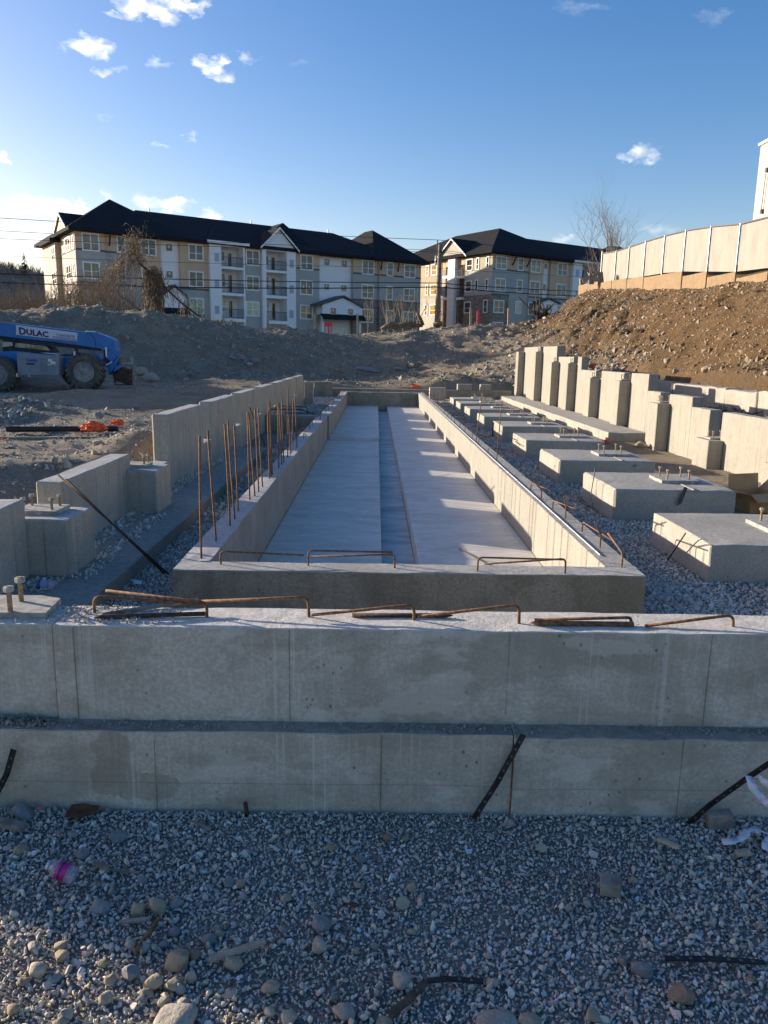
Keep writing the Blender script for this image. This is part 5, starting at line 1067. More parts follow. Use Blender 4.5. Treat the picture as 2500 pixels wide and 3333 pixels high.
STKM = simple('survey_stake_wood', (.42, .35, .25), .9, .1); 
for (x, y0, y1, f, lb, Y) in ((262, 880, 975, zc, 'thin wooden post in the brush below the balcony railing', 48.), (562, 880, 995, zc, 'pale wooden post on the crest below the white gable bay', 47.5), (877, 875, 1008, zc, 'tall weathered post left of the pink marker', 47.5), (1167, 875, 1005, zc, 'pale wooden post right of the pink marker', 47.5), (843, 955, 1072, zd, 'grey post at the corner of the second building', 49), (550, 960, 1090, zd, 'thin grey post left of the pink stake', 49)):
    a = ay(*f(x, y1), Y); b = ay(*f(x+2, y0), Y); a.z -= .3; tag(MB().bar(a, b, .13, .11, (0, 1, 0)).build('wooden_post', STKM), lb, 'post')
PINK = simple('pink_ribbon', (.85, .06, .12), .6); sk = empty('survey_marker', ay(*zc(970, 1015), 46.5), 'H shaped survey marker with bright pink tape on the crest', 'marker')
for x in (948, 974, 992): MB().bar(ay(*zc(x, 1018), 46.5), ay(*zc(x+1, 940), 46.5), .09, .05, (0, 1, 0)).build('stake', STKM if x != 974 else PINK, sk)
MB().bar(ay(*zc(946, 944), 46.44), ay(*zc(997, 944), 46.44), .04, .26).build('tape', PINK, sk)
sk = empty('survey_stake', ay(*zd(603, 1095), 47), 'single survey stake wrapped in pink ribbon right of the utility pole', 'stake'); MB().bar(ay(*zd(602, 1100), 47), ay(*zd(607, 1000), 47), .10, .05, (0, 1, 0)).build('stake', STKM, sk)
mb = MB(); mb.obox(ay(*zd(607, 1022), 46.95), (.07, 0, 0), (0, .04, 0), (0, 0, .34)); mb.build('ribbon', PINK, sk)
bs = empty('broken_branch_pile', ay(*zd(1105, 1045), 48), 'dark broken branches sticking up at the top of the brown slope', 'branches'); mb = MB()
for k in range(22): q = ay(*zd(rnd.uniform(1060, 1150), rnd.uniform(1020, 1060)), 48); mb.tube([q, q+Vector((rnd.gauss(0, .5), rnd.gauss(0, .3), rnd.uniform(.2, 1.3)))], [.07, .03], 4)
mb.build('branches', BARKD, bs)
# ------------------------------------------------------------ stones
def z1(x, y): return (1000+x/2.37, 1100+y/2.37)
def ico(sub=0, seed=0, jit=.25, fl=None):
    bm = bmesh.new(); bmesh.ops.create_icosphere(bm, subdivisions=sub+1, radius=1); r = np.random.RandomState(seed)
    v = np.array([q.co[:] for q in bm.verts]); f = np.array([[w.index for w in q.verts] for q in bm.faces]); bm.free()
    if sub == 0: v = v*(1+r.uniform(-jit, jit, (len(v), 1)))
    return v, f
def cutstone(seed, ncut=9):
    """angular crushed stone: a ball with random flats"""
    v, f = ico(0, seed, .12); r = np.random.RandomState(seed+99)
    for _ in range(ncut):
        n = r.normal(size=3); n /= np.linalg.norm(n); d = r.uniform(.38, .72); s = v@n; ex = np.maximum(s-d, 0); v = v-ex[:, None]*n
    return v, f
PROTO = [cutstone(i) for i in range(14)]
def octa(seed):
    r = np.random.RandomState(seed); v = np.array([[1, 0, 0], [-1, 0, 0], [0, 1, 0], [0, -1, 0], [0, 0, 1], [0, 0, -1.]])+r.uniform(-.35, .35, (6, 3))
    return v, np.array([[0, 2, 4], [2, 1, 4], [1, 3, 4], [3, 0, 4], [2, 0, 5], [1, 2, 5], [3, 1, 5], [0, 3, 5]])
PROTO_LO = [octa(i) for i in range(14)]
def rotm(n, rs):
    q = rs.normal(size=(n, 4)); q /= np.linalg.norm(q, axis=1)[:, None]; w, x, y, z = q.T
    return np.stack([np.stack([1-2*(y*y+z*z), 2*(x*y-z*w), 2*(x*z+y*w)], 1), np.stack([2*(x*y+z*w), 1-2*(x*x+z*z), 2*(y*z-x*w)], 1), np.stack([2*(x*z-y*w), 2*(y*z+x*w), 1-2*(x*x+y*y)], 1)], 1)
def scatter(name, P, size, col, mat, rs, label=None, cat=None, asp=(1, .70, .52), lo=False):
    PR = PROTO_LO if lo else PROTO
    n = len(P); V = []; Fc = []; C = []; off = 0; pk = rs.randint(0, len(PR), n); sc = size[:, None]*np.array(asp)[None]*rs.uniform(.7, 1.25, (n, 3)); R = rotm(n, rs)
    for k, (v, f) in enumerate(PR):
        idx = np.where(pk == k)[0]
        if not len(idx): continue
        vv = np.einsum('nij,nkj->nki', R[idx], v[None]*sc[idx][:, None, :])+P[idx][:, None, :]
        V.append(vv.reshape(-1, 3)); Fc.append((f[None]+(np.arange(len(idx))*len(v))[:, None, None]+off).reshape(-1, 3)); C.append(np.repeat(col[idx], len(v), 0)); off += len(idx)*len(v)
    V = np.concatenate(V); Fc = np.concatenate(Fc); C = np.concatenate(C); me = bpy.data.meshes.new(name)
    me.vertices.add(len(V)); me.vertices.foreach_set('co', V.ravel()); me.loops.add(Fc.size); me.loops.foreach_set('vertex_index', Fc.ravel().astype(np.int32)); me.polygons.add(len(Fc)); me.polygons.foreach_set('loop_start', np.arange(0, Fc.size, 3)); me.polygons.foreach_set('loop_total', np.full(len(Fc), 3)); me.polygons.foreach_set('use_smooth', np.zeros(len(Fc), bool)); me.update(calc_edges=True)
    ca = me.color_attributes.new('tint', 'FLOAT_COLOR', 'POINT'); ca.data.foreach_set('color', np.concatenate([C, np.ones((len(C), 1))], 1).ravel()); me.materials.append(mat)
    o = bpy.data.objects.new(name, me); COL.objects.link(o); return tag(o, label, cat, kind='stuff')
def greys(n, rs, warm=.06):
    b = np.clip(rs.normal(.49, .09, n), .22, .7); c = np.stack([b*1.10, b*1.0, b*.86], 1); w = rs.rand(n) < warm; c[w] = np.stack([b[w]*1.35, b[w]*1.15, b[w]*.82], 1); r_ = rs.rand(n) < .03; c[r_] = np.stack([b[r_]*1.15, b[r_]*.85, b[r_]*.78], 1); l = rs.rand(n) < .07; c[l] *= 1.6; return np.clip(c, 0, .72)
def jgrid(x0, x1, y0, y1, st, rs, jit=.8):
    X, Y = np.meshgrid(np.arange(x0, x1, st), np.arange(y0, y1, st)); X = X.ravel(); Y = Y.ravel(); return X+rs.uniform(-jit, jit, X.shape)*st, Y+rs.uniform(-jit, jit, Y.shape)*st
rs = np.random.RandomState(3)
x, y = jgrid(-2.0, 2.0, 1.08, 2.545, .0103, rs); k = (np.abs(x) < .62*y+.42) & (y < 2.545); x, y = x[k], y[k]
sz = np.clip(rs.lognormal(math.log(.0070), .38, len(x)), .0035, .024)*(1+.22*np.clip(fbm(x, y, 2.2, 3)*2, -1, 1))
z = TZ(x, y)+sz*.35+rs.uniform(-.002, .007, len(x))+.004*fbm(x, y, 5, 2)
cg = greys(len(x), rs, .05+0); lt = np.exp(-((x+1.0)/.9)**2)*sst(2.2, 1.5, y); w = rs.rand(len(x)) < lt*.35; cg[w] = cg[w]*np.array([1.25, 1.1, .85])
scatter('gravel', np.stack([x, y, z], 1), sz, cg, GRAV, rs, 'crushed grey stone covering the ground in front of the wall', 'gravel')
def patch(name, lab, boxes, st, s0, warm=.04, dark=1., cat='gravel', lo=False):
    Xs, Ys = [], []
    for b in boxes:
        x, y = jgrid(*b, st, rs); Xs.append(x); Ys.append(y)
    x = np.concatenate(Xs); y = np.concatenate(Ys); sz = np.clip(rs.lognormal(math.log(s0), .3, len(x)), s0*.5, s0*2.2); z = TZ(x, y)+sz*.3
    return scatter(name, np.stack([x, y, z], 1), sz, greys(len(x), rs, warm)*dark, GRAV, rs, lab, cat, lo=lo)
patch('gravel', 'crushed stone strip between the pit and the near pads', [(1.73, 2.56, 4.4, 8), (1.8, 4.8, 3.6, 5.64), (2.56, 4.6, 6.93, 7.9)], .026, .0165, lo=False)
patch('gravel', 'crushed stone between the pit and the far pads', [(1.73, 2.45, 8, 27), (2.5, 4.2, 9.2, 10.15), (2.5, 4.0, 11.45, 12.5), (2.5, 4.0, 13.85, 15.1), (2.5, 4.3, 16.5, 17.4)], .042, .025, dark=.9, lo=True)
patch('gravel', 'crushed stone in the gap left of the pit', [(-1.80, -1.27, 4.0, 7.5)], .022, .0145); patch('gravel', 'crushed stone far along the gap left of the pit', [(-1.80, -1.27, 7.5, 16.5), (-2.3, -1.27, 17, 30), (-2.3, 4.9, 27.9, 30)], .045, .025, dark=.95, lo=True)
patch('gravel', 'crushed stone running on to the right of the gravel in front', [(1.75, 3.6, 1.0, 2.53)], .024, .0125, lo=True)
patch('gravel', 'crushed stone trench between the front wall and the pit', [(-1.78, 1.8, 3.04, 4.6)], .036, .019, lo=True)
patch('rubble', 'loose stones along the base of the low left wall', [(-2.09, -1.97, 5.65, 7.25), (-2.36, -2.2, 5.65, 12), (-2.08, -1.95, 5.1, 5.7), (-2.3, -2.1, 4.8, 5.12)], .03, .017, .2, 1., 'rubble')
# the footing shelf is .10 high: lift those crumbs onto it
o_ = bpy.data.objects['rubble']; me_ = o_.data; co = np.empty(len(me_.vertices)*3); me_.vertices.foreach_get('co', co); co = co.reshape(-1, 3); co[:, 2] += .135; me_.vertices.foreach_set('co', co.ravel())
# crumbs on the front wall ledge and top
n = 3800; x = rs.uniform(-1.9, 1.9, n); y = rs.uniform(2.565, 2.635, n); k = rs.rand(n) < .35+.65*(np.sin(x*5)*.5+.5); x, y = x[k], y[k]; s = np.clip(rs.lognormal(math.log(.0035), .5, len(x)), .0015, .011)
scatter('rubble', np.stack([x, y, .307+s*.3], 1), s, greys(len(x), rs)*.55, GRAV, rs, 'crumbs of stone and dirt on the footing ledge', 'rubble')
n = 420; x = rs.uniform(-1.75, -1.15, n); y = rs.uniform(2.58, 2.636, n); s = rs.uniform(.006, .016, n); scatter('rubble', np.stack([x, y, .307+rs.rand(n)*.03*np.clip((-1.0-x)/.5, 0, 1)], 1), s, greys(n, rs)*.42, GRAV, rs, 'dark clods piled on the left end of the footing ledge', 'rubble')
n = 330; x = rs.normal(-1.02, .13, n); y = rs.uniform(2.66, 2.85, n); s = rs.uniform(.003, .012, n); scatter('rubble', np.stack([x, y, .674+s*.3], 1), s, greys(n, rs)*.7, GRAV, rs, 'grey crumbs beside the leveling plate on the front wall', 'rubble')
# stones lying on and in the earth
def earthstones(name, lab, n, fx, fy, s0, sg, colf, smax):
    x = fx(n); y = fy(n); s = np.clip(rs.lognormal(math.log(s0), sg, n), s0*.4, smax); z = TZ(x, y)+s*.12; b = np.clip(rs.normal(.36, .09, n), .15, .6)[:, None]*np.array(colf)[None]; return scatter(name, np.stack([x, y, z], 1), s, b, ROCKS, rs, lab, 'stones', lo=True)
earthstones('berm_stones', 'stones scattered over the shaded dirt berm', 16000, lambda n: rs.uniform(-19, 12, n), lambda n: rs.uniform(31.6, 50, n), .042, .55, (.95, .84, .66), .24)
earthstones('slope_stones', 'stones embedded in the sunlit brown slope', 15000, lambda n: rs.uniform(8.6, 13, n), lambda n: rs.uniform(12, 50, n), .030, .55, (.92, .72, .48), .14)
earthstones('yard_stones', 'stones on the flat yard behind the walls', 6000, lambda n: rs.uniform(-14, 9, n), lambda n: rs.uniform(20, 34, n), .024, .5, (.85, .78, .66), .12)
earthstones('bank_stones', 'small stones on the pale dirt behind the left wall', 9000, lambda n: rs.uniform(-8.5, -2.7, n), lambda n: rs.uniform(4, 16, n), .016, .55, (1.1, 1.0, .85), .08)
earthstones('rubble', 'angular rubble heap at the foot of the brown slope', 2600, lambda n: 7.6+rs.normal(0, 1.0, n), lambda n: rs.uniform(27, 34, n), .075, .45, (.85, .75, .6), .26)
earthstones('rubble', 'pile of pale broken stones at the left frame edge behind the black pipe', 900, lambda n: rs.uniform(-10, -6.4, n), lambda n: rs.uniform(13.2, 17, n), .055, .4, (.72, .70, .66), .14)
earthstones('clods', 'soil clods behind the stepped wall', 900, lambda n: rs.uniform(6.05, 8.9, n), lambda n: rs.uniform(11, 22, n), .05, .5, (.62, .5, .36), .16)
# boulders and cobbles, each a thing
_cob = {}
def cobble(kind, seed, ang):
    v, f = ico(1 if ang else 2, seed); r = np.random.RandomState(seed*7+1)
    lump = np.array([mnoise.noise(Vector(q*1.1+seed*3.3)) for q in v]); v = v*(1+.34*lump+.05*np.array([mnoise.noise(Vector(q*4.5+seed)) for q in v]))[:, None]
    for _ in range(11 if ang else 12):
        n = r.normal(size=3); n /= np.linalg.norm(n); d = r.uniform(.50, .78) if ang else r.uniform(.62, .88); s_ = v@n; v = v-(np.maximum(s_-d, 0)*(1 if ang else .8))[:, None]*n
    return v/np.abs(v).max(0), f
def stone(name, c, dims, mat, label, cat, seed, ang=False, group=None, rz=None):
    v, f = cobble(mat, seed, ang); r = random.Random(seed); a = r.uniform(-.4, .4) if rz is None else rz
    v = v*np.array(dims)/2; R = Matrix.Rotation(a, 3, 'Z')@Matrix.Rotation(r.uniform(-.25, .25), 3, 'Y'); me = bpy.data.meshes.new(name)
    me.from_pydata([tuple(R@Vector(q)) for q in v], [], [tuple(map(int, q)) for q in f]); me.materials.append(RK[mat])
    me.polygons.foreach_set('use_smooth', [not ang]*len(me.polygons))
    o = bpy.data.objects.new(name, me); COL.objects.link(o); o.location = c
    return tag(o, label, cat, group)
def zf1(x, y): return (x/1.843, 2780+y/1.843)
def zf2(x, y): return (800+x/1.843, 2780+y/1.843)
def zf3(x, y): return (1600+x/1.843, 2780+y/1.843)
def zg1(x, y): return (x/1.843, 2250+y/1.843)
def zg2(x, y): return (800+x/1.843, 2250+y/1.843)
def zg3(x, y): return (1600+x/1.843, 2300+y/1.843)
CB = [ # zoom, cx, cy, w, h, colour, angular, label
 (zf1, 595, 315, 120, 85, 'grey', 1, 'flat grey stone left of the pair of round cobbles'), (zf1, 822, 335, 95, 105, 'tan', 0, 'left, squarer one of two touching cobbles below the bottle'), (zf1, 942, 308, 135, 125, 'tan', 0, 'right, larger triangular one of two touching cobbles below the bottle'),
 (zf1, 1060, 295, 95, 80, 'blue', 1, 'blue slate slab leaning beside the triangular cobble'), (zf1, 850, 155, 65, 75, 'grey', 0, 'small grey cobble above the touching pair'), (zf1, 1445, 172, 65, 80, 'tan', 0, 'upright tan cobble beside a flat blue stone'), (zf1, 1365, 165, 100, 60, 'blue', 1, 'flat blue stone touching the upright tan cobble'),
 (zf1, 1462, 250, 55, 50, 'grey', 0, 'round grey pebble below the upright tan cobble'), (zf1, 1045, 465, 80, 55, 'grey', 0, 'pale grey cobble right of the rusty stick'), (zf1, 1315, 475, 65, 40, 'tan', 0, 'small tan cobble above the lath'), (zf1, 1305, 438, 80, 36, 'blue', 1, 'flat slate chip above the small tan cobble'), (zf1, 1250, 510, 95, 60, 'blue', 0, 'slate cobble at the upper left of the lath'),
 (zf1, 780, 535, 75, 75, 'pale', 0, 'pale cobble at the lower end of the rusty stick'), (zf1, 865, 560, 95, 75, 'grey', 1, 'rough grey chunk right of the rusty stick'), (zf1, 978, 540, 60, 50, 'blue', 0, 'round bluish pebble above the largest tan cobble'), (zf1, 360, 545, 90, 50, 'tan', 0, 'upper of two tan cobbles at the edge of the sunlit gravel'), (zf1, 370, 605, 85, 70, 'tan', 0, 'lower of two tan cobbles at the edge of the sunlit gravel'),
 (zf1, 192, 550, 80, 55, 'pale', 1, 'pale speckled stone near the left frame edge at the shadow edge'), (zf1, 222, 695, 105, 95, 'pale', 0, 'round sunlit cobble near the left frame edge'), (zf1, 1065, 635, 165, 140, 'tan', 0, 'largest tan cobble, half in shadow, left of the lath'), (zf1, 1165, 605, 85, 60, 'brown', 0, 'brown cobble tucked behind the largest tan cobble'),
 (zf1, 1390, 655, 120, 90, 'tan', 0, 'oblong tan cobble just below the lath'), (zf1, 615, 648, 70, 45, 'tan', 0, 'small dark tan pebble in the sunlit gravel left of a grey chunk'), (zf1, 775, 720, 120, 100, 'grey', 1, 'angular grey chunk in the sunlit gravel'), (zf1, 660, 750, 75, 50, 'tan', 0, 'small yellow cobble touching the angular grey chunk'), (zf1, 918, 770, 120, 92, 'tan', 0, 'sunlit tan cobble below the largest tan cobble'),
 (zf1, 1035, 785, 120, 90, 'tan', 1, 'wedge shaped tan cobble in the sunlit cluster'), (zf1, 1075, 805, 80, 75, 'grey', 0, 'grey cobble lying against the wedge shaped one'), (zf1, 1145, 735, 75, 95, 'pale', 0, 'upright pale cobble at the right of the sunlit cluster'), (zf1, 880, 830, 85, 45, 'tan', 0, 'flat tan cobble at the bottom of the sunlit cluster'), (zf1, 985, 880, 80, 75, 'pale', 1, 'pale split stone below the sunlit cluster'),
 (zf1, 1100, 895, 90, 65, 'pale', 0, 'pale cobble low in the sunlit gravel, right of the split stone'), (zf1, 630, 860, 100, 75, 'tan', 0, 'tan cobble alone in the lower sunlit gravel'), (zf1, 995, 925, 55, 50, 'tan', 0, 'small tan pebble just above the large boulder at the bottom edge'), (zf1, 395, 960, 90, 75, 'pale', 1, 'pale angular stone near the bottom left'), (zf1, 365, 1005, 90, 60, 'tan', 0, 'tan cobble cut by the bottom edge at left'),
 (zf1, 1040, 1010, 250, 100, 'pale', 0, 'large pale boulder cut by the bottom edge, left of centre'), (zf1, 1620, 800, 100, 80, 'tan', 0, 'tan cobble at the right end of the sunlit gravel'), (zf1, 1620, 945, 60, 65, 'pale', 0, 'pale pebble near the bottom edge right of the large boulder'), (zf1, 75, 930, 80, 70, 'tan', 0, 'tan cobble in the bottom left corner'),
 (zf1, 850, 868, 70, 45, 'grey', 0, 'grey pebble below the flat tan cobble'), (zf1, 1385, 842, 90, 40, 'pale', 1, 'thin pale slab in the sunlit gravel below the oblong cobble'), (zf1, 130, 760, 70, 40, 'tan', 1, 'thin tan flake in the sunlit gravel at far left'), (zf1, 325, 745, 70, 50, 'grey', 0, 'grey sunlit pebble between the round and yellow cobbles'),
 (zf2, 237, 262, 80, 60, 'tan', 0, 'tan cobble above and right of the lath'), (zf2, 435, 318, 52, 38, 'brown', 0, 'small pinkish brown pebble left of a dark stain'), (zf2, 995, 195, 75, 88, 'tan', 1, 'pointed tan stone standing in the middle of the gravel'), (zf2, 1045, 255, 50, 52, 'pale', 1, 'small pale stone at the foot of the pointed one'), (zf2, 680, 180, 70, 38, 'tan', 1, 'flat tan chip in the middle distance'),
 (zf2, 437, 548, 115, 115, 'pale', 0, 'pale round cobble below a flat grey slab'), (zf2, 440, 425, 140, 110, 'blue', 1, 'flat blue grey slab of concrete above the pale round cobble'), (zf2, 235, 448, 85, 42, 'blue', 1, 'flat triangular chip right of the lath end'), (zf2, 148, 800, 110, 78, 'tan', 0, 'tan cobble at the shadow edge near the bottom'), (zf2, 935, 755, 140, 105, 'pale', 0, 'large pale cobble beside the bent black strap'),
 (zf2, 1485, 765, 70, 58, 'pale', 0, 'round pale pebble at the right tip of the bent black strap'), (zf2, 527, 858, 55, 60, 'tan', 0, 'small tan pebble above the bottom oblong cobble'), (zf2, 590, 955, 150, 85, 'pale', 0, 'oblong pale cobble near the bottom edge centre'), (zf2, 140, 940, 60, 60, 'tan', 0, 'tan sunlit pebble at the bottom, left one of two'), (zf2, 258, 978, 105, 78, 'pale', 0, 'pale sunlit cobble at the bottom, right one of two'),
 (zf2, 770, 555, 55, 50, 'blue', 1, 'grey square pebble right of the pale round cobble'), (zf2, 790, 835, 45, 70, 'grey', 0, 'greenish grey oval pebble below the large pale cobble'), (zf2, 1520, 1030, 270, 60, 'pale', 0, 'broad pale boulder at the bottom edge right of centre'), (zf2, 660, 580, 45, 55, 'tan', 1, 'small tan triangular pebble near the grey square one'), (zf2, 995, 458, 55, 40, 'tan', 0, 'dull tan pebble in the middle of the shaded gravel'), (zf2, 825, 1012, 110, 40, 'tan', 0, 'tan cobble barely showing at the bottom edge centre'),
 (zf3, 850, 155, 60, 45, 'tan', 0, 'small tan cobble behind the wood block'), (zf3, 463, 320, 50, 60, 'grey', 0, 'grey oval pebble left of the wood block'), (zf3, 915, 685, 140, 115, 'blue', 1, 'rough bluish concrete lump at right'), (zf3, 800, 640, 70, 60, 'blue', 1, 'smaller bluish lump left of the rough one'), (zf3, 1140, 840, 165, 138, 'brown', 1, 'large brown faceted rock at lower right'),
 (zf3, 615, 965, 110, 80, 'tan', 0, 'tan cobble at the bottom edge below the wood block'), (zf3, 1620, 430, 50, 45, 'tan', 0, 'tan pebble at the right frame edge'), (zf3, 1555, 742, 65, 36, 'brown', 0, 'flat brown pebble below the black strap at right'), (zf3, 240, 1000, 160, 50, 'tan', 0, 'tan boulder at the bottom edge next to the broad pale one'), (zf3, 830, 855, 45, 45, 'grey', 0, 'small grey pebble below the rough bluish lump'), (zf3, 20, 770, 60, 60, 'pale', 0, 'pale pebble under the tip of the bent strap'),
 (zg1, 128, 722, 160, 105, 'grey', 1, 'blocky grey concrete lump at the foot of the footing, far left'), (zg1, 125, 947, 90, 70, 'tan', 0, 'tan cobble above the pink labelled bottle'), (zg1, 708, 862, 130, 75, 'grey', 1, 'flat grey stone between the bottle and the footing'), (zg1, 495, 965, 90, 70, 'grey', 1, 'dark grey stone right of and above the bottle'), (zg1, 430, 860, 70, 50, 'grey', 1, 'small grey stone near a pink scrap'),
 (zg2, 505, 930, 75, 78, 'tan', 1, 'tan wedge shaped stone below the footing in the middle'), (zg2, 853, 868, 60, 60, 'brown', 0, 'brown pebble below the footing, centre right'), (zg2, 695, 1000, 75, 60, 'grey', 1, 'grey chip below the tan wedge stone'), (zg2, 1590, 785, 60, 60, 'pale', 0, 'pale stone against the footing right of the leaning strap'), (zg2, 960, 876, 55, 35, 'tan', 0, 'small tan pebble right of the brown one'), (zg2, 15, 955, 45, 50, 'grey', 0, 'grey pebble in the upper gravel left of centre'),
 (zg3, 1010, 908, 60, 40, 'pale', 0, 'pale pebble below the wood offcut'), (zg3, 1040, 940, 40, 32, 'brown', 0, 'pinkish pebble next to the pale one below the wood offcut')]
for i, (f, cx, cy, w, h, m, ang, lb) in enumerate(CB):
    q = f(cx, cy+h*.28); p = az(*q, .0); dist = (p-Vector((0, 0, H_EYE))).length; k = dist/2500/1.843; W_ = w*k*.86; Hh = h*k*.82
    zg = float(TZ(np.array([p.x]), np.array([p.y]))[0]); p.y += W_*.1
    stone('cobble' if not ang else 'stone', (p.x, p.y, zg+Hh*.27+.006), (W_, W_*.8, Hh), m, lb, 'stone', 100+i, bool(ang))
def bould(px, py, w, h, Y, m, lb, ang=False, seed=1):
    g = ground_hit(px, py+h*.36)
    if g is None: g = ay(px, py, Y)
    k = g.y/2500.*1.03; stone('boulder', (g.x, g.y+w*k*.25, g.z+h*k*.30), (w*k, w*k*.8, h*k*1.05), m, lb, 'boulder', seed, ang)
def z6(x, y): return (400+x/2.37, 1100+y/2.37)
for i, (f, x, y, w, h, Y, m, lb) in enumerate(((z6, 120, 262, 125, 72, 26.5, 'pale', 'pale boulder behind, right of the fork carriage'), (z6, 205, 310, 135, 88, 25.6, 'pale', 'rounded boulder in front, right of the fork carriage'), (z6, 505, 290, 65, 42, 30, 'grey', 'triangular boulder on the yard left of the tall wall'), (z6, 487, 323, 48, 28, 29, 'pale', 'small boulder in front of the triangular one'), (z6, 612, 170, 38, 26, 36, 'pale', 'white stone on the left berm face'),
    (z6, 838, 152, 75, 42, 36, 'grey', 'flat grey boulder at the upper left of the cluster on the berm'), (z6, 905, 150, 80, 55, 36.5, 'grey', 'tallest grey boulder of the cluster on the berm'), (z6, 945, 180, 60, 40, 35.8, 'grey', 'middle boulder of the cluster on the berm'), (z6, 975, 205, 62, 36, 35.2, 'pale', 'white boulder in front of the cluster on the berm'), (z6, 1020, 182, 80, 50, 36.2, 'grey', 'right hand boulder of the cluster on the berm'),
    (z1, 265, 90, 34, 38, 39.5, 'pale', 'upper of two white boulders on the central berm'), (z1, 284, 124, 36, 38, 38.8, 'pale', 'lower of two white boulders on the central berm'), (z1, 465, 248, 210, 34, 33.5, 'blue', 'long flat bluish boulder at the foot of the central berm'), (z1, 700, 242, 66, 30, 33.5, 'pale', 'pale boulder at the foot of the central berm'), (z1, 815, 218, 70, 50, 34.5, 'brown', 'brown boulder at the foot of the central berm'), (z1, 1270, 285, 50, 32, 31, 'pale', 'pale boulder near the foot of the sunlit slope'),
    (z1, 335, 190, 22, 26, 37, 'pale', 'small white stone on the central berm'), (z1, 472, 155, 24, 22, 38.5, 'pale', 'tiny pale boulder high on the central berm'), (z1, 550, 162, 22, 20, 38.5, 'pale', 'small pale stone right of the tiny boulder on the berm'), (z2, 897, 740, 66, 46, 13.9, 'tan', 'tan boulder on the ground at the near end of the raised footing'), (z2, 1060, 235, 48, 36, 27, 'tan', 'tan stone high on the brown slope'), (z2, 1105, 340, 42, 30, 25, 'tan', 'tan stone low on the brown slope, left one'), (z2, 1290, 330, 58, 36, 23, 'tan', 'orange tan stone low on the brown slope'), (z2, 1645, 375, 40, 30, 20, 'pale', 'pale stone on the brown slope at the right edge'))):
    ang = 'triangular' in lb or 'grey' in lb
    sc = {z6: 2.37, z1: 2.37, z2: 1.8433}[f]; bould(*f(x, y), w/sc, h/sc, Y, m, lb, ang, 400+i)
def zp(x, y): return (x/2.765, 1280+y/2.765)
for i, (x, y, w, h, Y, m, lb) in enumerate(((883, 202, 100, 68, 14.6, 'blue', 'grey white boulder behind the black pipe'), (508, 308, 74, 44, 11.9, 'pale', 'pale stone in front of the black pipe'), (410, 335, 160, 40, 11.4, 'tan', 'half buried tan stone left of the pale one'), (880, 455, 120, 44, 9.9, 'pale', 'long pale stone on the edge of the left bank'), (485, 640, 75, 75, 7.9, 'blue', 'bluish stone in the shaded left bank'), (845, 548, 70, 50, 9.0, 'tan', 'tan stone above the low wall on the bank'), (690, 630, 70, 44, 8.1, 'grey', 'grey stone in the left bank near the low wall'), (335, 665, 60, 50, 7.8, 'grey', 'round grey stone in the left bank'), (535, 675, 60, 40, 7.6, 'tan', 'tan stone right of the bluish stone in the bank'), (545, 80, 36, 26, 17, 'pale', 'small pale stone on the shaded mound'), (1225, 120, 60, 50, 17, 'grey', 'grey stone on the mound left of the tall wall'), (1215, 292, 44, 26, 12.3, 'pale', 'pale stone at the left of the tall wall end'))):
    bould(*zp(x, y), w/2.765, h/2.765, Y, m, lb, False, 500+i)

# ------------------------------------------------------------ small things lying about
# black drain pipe and orange netting
pa, pb_ = az(22, 1397, .40), az(385, 1396, .42)
pp = empty('drain_pipe', (pa+pb_)/2, 'long black plastic drain pipe lying on the pale dirt at left', 'pipe')
PIPE = simple('black_plastic_pipe', (.012, .012, .013), .45); pr_ = .045
MB().lathe(pa, pb_-pa, [(0, pr_), (.05, pr_), (.05, pr_*1.12), (.2, pr_*1.12), (.2, pr_), ((pb_-pa).length, pr_)], 16).build('pipe', PIPE, pp)
MB().tube([(-5.3, 9.9, .345), (-3.5, 9.95, .35)], .0, 4) 
ORG = simple('orange_netting', (.9, .13, .03), .7, .2, 30, .01, 60, True)
def heap(name, c, dims, mat, label, cat, seed, amp=.35):
    v, f = ico(3, seed); v = v*(1+amp*np.array([mnoise.noise(Vector(q*2.3+seed)) for q in v])+.25*np.array([mnoise.noise(Vector(q*9+seed)) for q in v]))[:, None]*np.array(dims)/2; v[:, 2] = np.maximum(v[:, 2], -dims[2]*.25)
    me = bpy.data.meshes.new(name); me.from_pydata([tuple(q) for q in v], [], [tuple(map(int, q)) for q in f]); me.materials.append(mat); o = bpy.data.objects.new(name, me); COL.objects.link(o); o.location = c; return tag(o, label, cat)
q = az(305, 1392, .47); heap('orange_netting', (q.x, q.y, .47), (.36, .22, .17), ORG, 'crumpled orange safety netting draped over the black pipe', 'netting', 3)
q = az(375, 1382, .45); heap('orange_netting', (q.x, q.y+.12, .46), (.2, .15, .13), ORG, 'smaller tuft of orange netting behind the pipe end', 'netting', 5)
for nm, px, py, z, s, lb in (('orange_netting', 1352, 1260, .5, (.35, .2, .14), 'small orange net scrap on the dirt beyond the pit end'), ('orange_netting', 1975, 1437, .0, (.12, .1, .08), 'orange scrap at the corner of the raised footing'), ):
    q = az(px, py, z); heap(nm, (q.x, q.y, z), s, ORG, lb, 'netting', 8)
heap('orange_cone_scrap', ax(*z5(1085, 375), 6.5), (.16, .16, .2), ORG, 'orange scrap behind the stepped wall', 'scrap', 9, .1)
